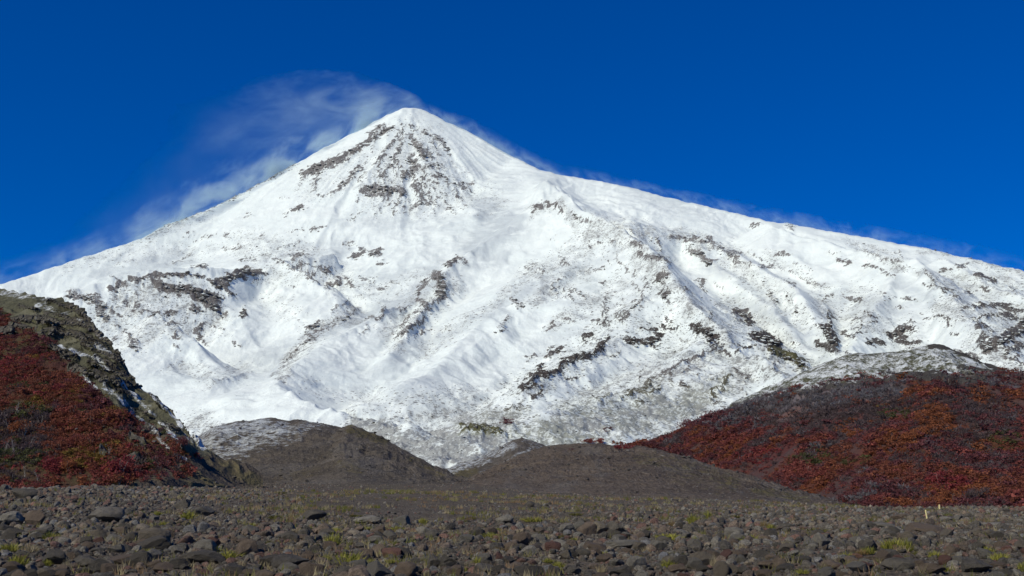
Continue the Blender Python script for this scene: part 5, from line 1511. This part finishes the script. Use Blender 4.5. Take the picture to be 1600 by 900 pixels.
HI = []
for i in range(6):
    V, Q, sh = crown_mesh(90 + i, 520, .105)
    HI.append(mesh_from('crown', V, Q, LEAFM['red'], False, {'shade': sh}))
HIB = []
for i in range(4):
    V, Q, sh = crown_mesh(96 + i, 420, .10, True)
    HIB.append(mesh_from('crown', V, Q, LEAFM['bare'], False, {'shade': sh}))
TRUNKS = [trunk_mesh(5 + i) for i in range(4)]
DEAD = [trunk_mesh(25 + i, .45, 3) for i in range(5)]
TREEWORD = {'crimson': 'crimson', 'red': 'red', 'rust': 'rust-red', 'orange': 'orange', 'ochre': 'ochre yellow', 'wine': 'dark wine-red', 'bare': 'leafless grey-purple', 'frost': 'frosted grey', 'olive': 'dull olive'}


def autumn_tree(x, y, z, r, h, kind, label, group, seed):
    rr = random.Random(seed)
    t = empty('autumn_shrub', (x, y, z), rr.uniform(0, 6.28))
    tr = obj('trunk', TRUNKS[seed % 4], t)
    tr.scale = (h * .8, h * .8, h * .75)
    c = obj('crown', (HIB if kind in ('bare', 'frost') else HI)[seed % (4 if kind in ('bare', 'frost') else 6)], t)
    c.material_slots[0].link = 'OBJECT'
    c.material_slots[0].material = LEAFM[kind]
    c.scale = (r, r, h * .78)
    return tag(t, label, 'shrub', group)


def zone_kinds(px, py, base, zones, rg, patch):
    """pick a foliage colour for each plant: patch noise over a base mix, overridden near hand-placed colour spots"""
    names = list(base)
    w_ = np.array([base[k] for k in names], float)
    cum = np.cumsum(w_ / w_.sum())
    from_noise = np.clip(.5 + patch * .66 + rg.normal(0, .15, len(px)), 0, .999)
    k = np.array([SN.index(names[min(np.searchsorted(cum, v), len(names) - 1)]) for v in from_noise])
    for (zx, zy, rx, ry, nm, pr) in zones:
        m = (((px - zx) / rx) ** 2 + ((py - zy) / ry) ** 2 < 1) & (rg.random(len(px)) < pr)
        k[m] = SN.index(nm)
    return k


def plant_hill(G, mask, n, seed, size, base, zones, nsingle, mass_name, mass_label, tag_label, group, pscale, hfac, wpow=1.15):
    px, py = proj(G[0], G[1], G[2])
    vis = (px > -60) & (px < 1660) & (G[3] < 1.02) & (G[3] > -.02)
    x, y, z = scatter(G, mask * vis / np.maximum(G[1], 50) ** wpow, n, seed)
    rg = np.random.default_rng(seed + 1)
    px, py = proj(x, y, z)
    k = zone_kinds(px, py, base, zones, rg, fbm(x / pscale, y / pscale, 4, seed, .6))
    r = size(px, py, y) * np.exp(rg.normal(0, .38, n))
    h = r * hfac * rg.uniform(.75, 1.25, n)
    big = np.argsort(-(r / y) - 1e9 * 0)
    infr = [i for i in big if 4 < px[i] < 1596 and py[i] < 806][:nsingle]
    s = np.zeros(n, bool)
    s[infr] = True
    scrub_mass(mass_name, mass_label, x[~s], y[~s], z[~s], r[~s], h[~s], k[~s], seed + 2)
    rank = {}
    for c, i in enumerate(sorted(infr, key=lambda q: px[q])):
        nm = SN[k[i]]
        rank[nm] = rank.get(nm, 0) + 1
        autumn_tree(x[i], y[i], z[i], r[i], h[i], nm, tag_label(nm, rank[nm]), group, seed * 7 + c)


ORD = ('first second third fourth fifth sixth seventh eighth ninth tenth eleventh twelfth thirteenth fourteenth fifteenth sixteenth seventeenth eighteenth nineteenth twentieth '
       'twenty-first twenty-second twenty-third twenty-fourth twenty-fifth twenty-sixth twenty-seventh twenty-eighth twenty-ninth thirtieth').split() + ['later'] * 60


GLt, GRt = tuple(GL), tuple(GR)
pxl, pyl = proj(*GLt[:3])
lmask = np.clip(lred * 1.2 + .22 * llow * (pxl < 300), 0, 1) * (1 - np.clip(lrock * 1.6, 0, 1)) * (1 - np.clip(lsnow, 0, 1))
lmask = lmask * (1 - .85 * sstep(.10, .55, fbm(GLt[0] / 14, GLt[1] / 14, 4, 401)))
plant_hill(GLt, lmask, 16000, 411, lambda px, py, Y: np.where(py > 640, .66, .46) * (.85 + .5 * sstep(150, 420, Y)),
           {'olive': .6, 'bare': 2.6, 'wine': 2.2, 'red': 1.8, 'rust': 3.0, 'crimson': .7, 'orange': 1.3, 'ochre': 1.0},
           [(20, 578, 50, 22, 'crimson', .55), (60, 560, 60, 20, 'wine', .4), (55, 610, 70, 40, 'rust', .55), (25, 700, 70, 55, 'bare', .75), (70, 690, 30, 30, 'bare', .5), (110, 690, 50, 40, 'rust', .6), (75, 735, 26, 14, 'crimson', .9),
            (60, 632, 22, 10, 'ochre', .8), (130, 640, 60, 24, 'rust', .45), (165, 622, 40, 26, 'wine', .8), (60, 535, 60, 16, 'wine', .7), (130, 720, 40, 18, 'ochre', .4), (30, 765, 60, 9, 'red', .6), (120, 752, 50, 16, 'red', .5),
            (190, 740, 40, 12, 'crimson', .5), (240, 712, 30, 12, 'wine', .6), (185, 645, 14, 8, 'ochre', .7), (290, 690, 20, 10, 'wine', .8), (30, 645, 30, 16, 'olive', .5), (30, 720, 50, 12, 'olive', .5)], 62,
           'scrub', 'red and rust autumn scrub covering the bluff on the left',
           lambda nm, q: f'{ORD[q - 1]} {TREEWORD[nm]} bush from the left among the large front bushes of the left bluff', 'autumn shrubs on the left bluff', 17, 1.15)
pxr, pyr = proj(*GRt[:3])
rmask_ = (1 + stroke_field(pxr, pyr, [([(1170, 700), (1250, 735), (1340, 785)], 42, 2.2)])) * (1 - rsnow) * (1 - np.clip(rcliff * 1.5, 0, 1))
plant_hill(GRt, rmask_, 30000, 431, lambda px, py, Y: 1.3 + 1.5 * sstep(350, 1150, Y),
           {'frost': .3, 'bare': 4.0, 'wine': 4.0, 'red': 2.2, 'rust': 2.4, 'orange': 1.1},
           [(1280, 640, 140, 34, 'bare', .75), (1220, 628, 110, 20, 'frost', .65), (1360, 612, 60, 16, 'frost', .6), (1330, 660, 60, 26, 'bare', .6), (1480, 640, 60, 20, 'bare', .55), (1540, 650, 60, 40, 'bare', .6), (1120, 670, 60, 16, 'wine', .5),
            (1130, 655, 60, 14, 'frost', .35), (1460, 660, 30, 24, 'orange', .7), (1430, 615, 16, 12, 'orange', .6), (1400, 695, 36, 18, 'orange', .7), (1330, 672, 14, 12, 'orange', .7), (1320, 715, 40, 20, 'rust', .7), (1420, 740, 80, 24, 'rust', .6),
            (1510, 770, 60, 12, 'orange', .85), (1440, 790, 60, 8, 'orange', .7), (1530, 620, 20, 14, 'orange', .6), (1545, 700, 24, 14, 'orange', .6), (1570, 690, 30, 16, 'olive', .5), (1340, 722, 22, 8, 'olive', .7), (1400, 650, 26, 10, 'olive', .5), (1240, 740, 60, 14, 'red', .6),
            (1590, 770, 40, 20, 'rust', .7), (1480, 760, 40, 12, 'crimson', .5), (1270, 715, 40, 16, 'olive', .25), (1130, 690, 50, 8, 'red', .7), (1190, 715, 40, 12, 'crimson', .5), (1380, 765, 60, 16, 'wine', .5), (1450, 720, 60, 16, 'bare', .45)], 62,
           'scrub', 'rust, orange and grey-purple autumn scrub covering the right hill',
           lambda nm, q: f'{ORD[q - 1]} {TREEWORD[nm]} bush from the left among the large front bushes of the right hill', 'autumn shrubs on the right hill', 42, .95, 1.7)


# single red bushes away from the hills
def hill_point(G, bx, by):
    px, py = proj(*G[:3])
    m = np.where(G[3] <= 1, (px - bx) ** 2 + (py - by) ** 2, 1e9)
    i = np.unravel_index(m.argmin(), m.shape)
    return float(G[0][i]), float(G[1][i]), float(G[2][i])


# pale dead trees on the lower bluff
for i, (bx, by, hp, lab) in enumerate([(26, 652, 22, 'pale dead tree in the green gap high on the left bluff'), (10, 680, 26, 'grey dead tree at the left edge of the bluff'), (38, 684, 22, 'grey leaning dead tree on the left bluff'),
                                       (22, 712, 26, 'white-barked dead tree low on the left bluff'), (44, 705, 20, 'short dead tree right of the white-barked one'), (5, 712, 22, 'thin dead tree cut by the left edge'),
                                       (58, 756, 20, 'thin grey dead stem at the foot of the bluff'), (168, 714, 14, 'small pale snag beside the dark rocks at the bluff foot'), (38, 748, 20, 'grey dead tree standing in red shrubs'),
                                       (212, 722, 10, 'short grey snag at the end of the dark rock ledge')]):
    x, y, z = hill_point(GLt, bx, by)
    t = empty('dead_tree', (x, y, z), i * 1.1)
    hh = hp * y / F
    b = obj('trunk', DEAD[i % 5], t)
    b.scale = (hh * .9, hh * .9, hh)
    tag(t, lab, 'dead tree', 'dead trees on the left bluff')
# low red patches of scrub away from the two hills
def shrub_patch(G, bx, by, wp, hp, kd, label, n=26):
    g = pick_grid(*G[:3])
    rg = np.random.default_rng(int(bx))
    a, q = rg.uniform(0, 6.28, n), np.sqrt(rg.random(n))
    ii = pick(g, bx + np.cos(a) * q * wp / 2, by + np.sin(a) * q * hp / 2)
    ii = ii[ii >= 0]
    p = np.stack(G[:3], -1).reshape(-1, 3)[ii]
    c = p.mean(0)
    VV, FF, SS, off = [], [], [], 0
    for k in range(len(p)):
        V, Q, sh = LOW[k % len(LOW)]
        R = wp / 6.5 / F * c[1] * rg.uniform(.6, 1.2)
        VV.append(V * np.array([R, R, R * .7]) + p[k] - c)
        FF.append(Q + off)
        SS.append(sh)
        off += len(V)
    me = mesh_from('shrub_patch', np.concatenate(VV), np.concatenate(FF), LEAFM[kd], False, {'shade': np.concatenate(SS)})
    o = obj('shrub_patch', me)
    o.location = c
    tag(o, label, 'shrub patch')


MGRID = (MX, MY, MZ)
shrub_patch(MG1, 333, 738, 34, 5, 'crimson', 'crimson patch of low scrub on the gravel beside the left bluff')
shrub_patch(MG1, 270, 737, 30, 4, 'wine', 'dark red low scrub on the olive gravel between bluff and moraine')
shrub_patch(MGRID, 790, 659, 26, 8, 'wine', 'rusty red shrub patch on the thin snow above the middle mound')
shrub_patch(MGRID, 950, 672, 16, 10, 'wine', 'brownish red shrub patch in the snow left of the right hill')
shrub_patch(MGRID, 928, 691, 34, 5, 'red', 'low red scrub strip along the top edge of the broad mound')
shrub_patch(MG4, 975, 700, 34, 4, 'crimson', 'crimson scrub strip on the broad mound crest', 20)
shrub_patch(MG4, 892, 702, 12, 4, 'wine', 'small dark red shrub on the mound crest left of the red strips', 10)

# ================================================================== TRAIL STAKES
N = NT('yellow_stake_wood')
a1 = N.noise(N.mapping(N.coord(), (4, 4, .5)), 6, 4, .6)
N.principled(N.mix(N.ss(a1, .3, .7), (.72, .58, .22), (.88, .78, .42)), .7, N.bump(a1, .3, .004), .2)
STAKE = N.m
N = NT('faded_flagging_tape')
N.principled(N.mix(N.noise(N.coord(), 30), (.75, .48, .30), (.80, .66, .52)), .6)
TAPE = N.m


def stake(px_, foot, top, lean, label, tape):
    X, Y = ground_hit(px_, foot)
    s = Y / F / CP
    H = (foot - top) * s
    t = empty('trail_stake', (X, Y, float(plain_z(np.array(X), np.array(Y)))), .5)
    wv = max(.026, .85 * s)
    V, Q = [], []
    prof = [(-.25, 1.0), (H * .93, .92), (H * .965, .8), (H, .25)]
    for z, k in prof:
        for a, b in ((-1, -1), (1, -1), (1, 1), (-1, 1)):
            V.append((a * wv * k + lean * z, b * wv * k, z))
    for r in range(3):
        for i in range(4):
            j = (i + 1) % 4
            Q.append((r * 4 + i, r * 4 + j, r * 4 + 4 + j, r * 4 + 4 + i))
    Q.append((12, 13, 14, 15))
    o = obj('post', mesh_from('post', V, Q, STAKE, False), t)
    if tape:
        V, Q = [], []
        z0 = H * .86
        x0 = lean * z0
        for k in range(9):
            q = k / 8
            xx = x0 + wv * .6 + q * wv * 4.6
            zz = z0 - q * q * wv * 1.6 + .35 * wv * math.sin(q * 7)
            for dz in (-.55, .55):
                for dy in (-.06, .06):
                    V.append((xx, -wv * .6 + dy * wv + .25 * wv * math.sin(q * 5), zz + dz * wv))
        for k in range(8):
            a = 4 * k
            for i, j in ((0, 1), (1, 3), (3, 2), (2, 0)):
                Q.append((a + i, a + j, a + 4 + j, a + 4 + i))
        obj('tape', mesh_from('tape', V, Q, TAPE, False), t)
    return tag(t, label, 'stake', 'wooden trail stakes on the plain')


stake(1449.5, 815.5, 798, -.16, 'nearer yellow wooden stake with a scrap of tape at its top', True)
stake(1468, 797.2, 789, .06, 'farther and smaller yellow wooden stake on the plain crest', False)


# ================================================================== SNOW BLOWN OFF THE RIDGES
def finish(name, label, me, M, P0, N, d, dens):
    v = N.n('ShaderNodeVolumePrincipled')
    v.inputs['Color'].default_value = (.70, .91, 1, 1)
    v.inputs['Anisotropy'].default_value = 0.0
    N.set(v.inputs['Density'], N.math('MULTIPLY', d, dens))
    N.t.links.new(v.outputs[0], N.out.inputs['Volume'])
    me.materials.append(N.m)
    o = obj(name, me)
    from mathutils import Matrix
    mat = Matrix([list(M[:, i]) + [P0[i]] for i in range(3)] + [[0, 0, 0, 1]])
    o.matrix_world = mat
    return tag(o, label, 'blowing snow', kind='stuff')


def along_ridge(name, label, x0, x1, up, down, depth, seed, dens, scale=(.006, .006, .014), sharp=(.38, .75), fall=.9, tilt=0.0, centre=None, ends=(.12, .12), grow=0.0):
    """a curtain of spindrift lying over the skyline ridge between two photo columns; up = height over the ridge in photo pixels, per column"""
    xs_ = np.linspace(x0, x1, 26)
    rows = smooth_lut(centre or SKYLINE, xs_, 3)
    Ys = np.array([7050.0 if centre else float(lut(SKY_Y, v)) for v in xs_])
    R = np.array([at(a, b, c) for a, b, c in zip(xs_, rows, Ys)])
    P0 = R[0]
    ax = R[-1] - R[0]
    ax /= np.linalg.norm(ax)
    yv = np.array([0, 1, 0.0]) - ax * ax[1]
    yv /= np.linalg.norm(yv)
    zv = np.cross(ax, yv)
    M = np.stack([ax, yv, zv])
    V, Fc = [], []
    n = 12
    for i, r in enumerate(R):
        c = M @ (r - P0)
        u = max(float(np.interp(xs_[i], [q[0] for q in up], [q[1] for q in up])), 1.0) / F * Ys[i]
        dn = down / F * Ys[i]
        for k in range(n):
            a = 2 * math.pi * k / n
            s = math.sin(a)
            V.append((c[0], c[1] + math.cos(a) * depth, c[2] + (s * u if s > 0 or centre else s * dn)))
    for i in range(25):
        for k in range(n):
            j = (k + 1) % n
            Fc.append((i * n + k, i * n + j, i * n + n + j, i * n + n + k))
    me = bpy.data.meshes.new(name)
    me.from_pydata([tuple(v) for v in V], [], Fc + [tuple(range(n))[::-1], tuple(range(25 * n, 26 * n))])
    me.update()
    N = NT(name + '_air')
    O = N.coord('Object')
    G = N.coord('Generated')
    sg = N.n('ShaderNodeSeparateXYZ')
    N.t.links.new(G, sg.inputs[0])
    so_ = N.n('ShaderNodeSeparateXYZ')
    N.t.links.new(O, so_.inputs[0])
    n1 = N.noise(N.mapping(O, scale, (0, tilt, 0), (seed * 3.1, seed, seed * .7)), 1.0, 5, .62, .6)
    n2 = N.noise(N.mapping(O, tuple(4 * q for q in scale), (0, tilt, 0), (seed, 0, 0)), 1.0, 3, .6)
    wisp = N.ss(N.math('ADD', N.math('MULTIPLY', n1, .75), N.math('MULTIPLY', n2, .25)), sharp[0], sharp[1])
    # ridge height along local x as a ramp would be: subtract the ridge line (piecewise) with a float curve
    fc = N.n('ShaderNodeFloatCurve')
    N.set(fc.inputs['Value'], sg.outputs[0])
    cz = np.array([(M @ (r - P0))[[0, 2]] for r in R])
    xn = (cz[:, 0] - cz[:, 0].min()) / (cz[:, 0].max() - cz[:, 0].min())
    lo, hi = cz[:, 1].min() - 1, cz[:, 1].max() + 1
    cu = fc.mapping.curves[0]
    ids = list(range(0, 26, 5))
    while len(cu.points) < len(ids):
        cu.points.new(.5, .5)
    for p, i in zip(cu.points, ids):
        p.location = (float(xn[i]), float((cz[i, 1] - lo) / (hi - lo)))
        p.handle_type = 'AUTO'
    fc.mapping.update()
    hgt = N.math('SUBTRACT', so_.outputs[2], N.math('ADD', N.math('MULTIPLY', fc.outputs[0], hi - lo), lo))
    # top of the curtain along x
    fu = N.n('ShaderNodeFloatCurve')
    N.set(fu.inputs['Value'], sg.outputs[0])
    um = max(q[1] for q in up)
    cu = fu.mapping.curves[0]
    while len(cu.points) < len(up):
        cu.points.new(.5, .5)
    for p, q in zip(cu.points, up):
        p.location = (float(np.interp(q[0], xs_, xn)), q[1] / um)
        p.handle_type = 'AUTO'
    fu.mapping.update()
    top = N.math('MULTIPLY', fu.outputs[0], um / F * float(Ys.mean()))
    if centre:
        hgt = N.math('ABSOLUTE', hgt)
    q = N.math('DIVIDE', hgt, N.math('MAXIMUM', top, 4.0))
    q = N.math('ADD', q, N.math('MULTIPLY', N.math('SUBTRACT', n2, .42), 1.5))
    fade = N.math('POWER', N.math('SUBTRACT', 1.0, q, clamp=True), fall)
    dy = N.math('ABSOLUTE', N.math('MULTIPLY', N.math('SUBTRACT', sg.outputs[1], .5), 2.0))
    d = N.math('MULTIPLY', N.math('MULTIPLY', wisp, fade), N.ss(dy, 1.0, .2))
    ends = N.math('MULTIPLY', N.ss(sg.outputs[0], 0, ends[0]), N.ss(sg.outputs[0], 1, 1 - ends[1]))
    if grow:
        ends = N.math('MULTIPLY', ends, N.math('POWER', sg.outputs[0], grow))
    return finish(name, label, me, M, P0, N, N.math('MULTIPLY', d, ends), dens)


# the summit banner blowing to the left
along_ridge('blowing_snow', 'white banner of blown snow trailing left from the summit', 240, 668, [(240, 50), (330, 72), (420, 74), (500, 66), (560, 48), (620, 24), (668, 9)], 8, 240, 3, .0125, (.0032, .004, .0085), (.40, .70), 1.0, -.35,
            [(240, 232), (330, 210), (420, 186), (500, 166), (560, 157), (610, 159), (640, 164), (668, 174)], (.3, .06), 2.0)
along_ridge('blowing_snow', 'wisps of blown snow lifting off the left skyline ridge', 180, 640, [(180, 24), (300, 62), (420, 70), (500, 44), (580, 22), (640, 10)], 10, 190, 5, .023, (.0045, .005, .0085), (.44, .70), 2.2, -.6)
along_ridge('blowing_snow', 'low drift of blown snow along the far left skyline', -40, 260, [(-40, 30), (60, 34), (160, 34), (260, 20)], 8, 170, 9, .007, (.005, .005, .010), (.42, .70), 2.0, -.5)
along_ridge('blowing_snow', 'thin veil of blown snow along the ridge right of the summit', 640, 905, [(640, 8), (700, 13), (760, 24), (830, 18), (905, 10)], 12, 150, 13, .010, (.012, .010, .018), (.42, .68), 2.2, .6)
along_ridge('blowing_snow', 'thin veil of blown snow along the long right skyline', 880, 1640, [(880, 7), (1030, 10), (1230, 14), (1420, 10), (1560, 16), (1640, 12)], 12, 140, 17, .0065, (.009, .008, .018), (.44, .70), 2.2, .5)
along_ridge('blowing_snow', 'faint veil of drifting snow in the air over the left ridge', 120, 640, [(120, 40), (240, 100), (380, 150), (480, 120), (560, 80), (640, 20)], 8, 240, 23, .0005, (.0018, .002, .0035), (.36, .72), .7, -.5)
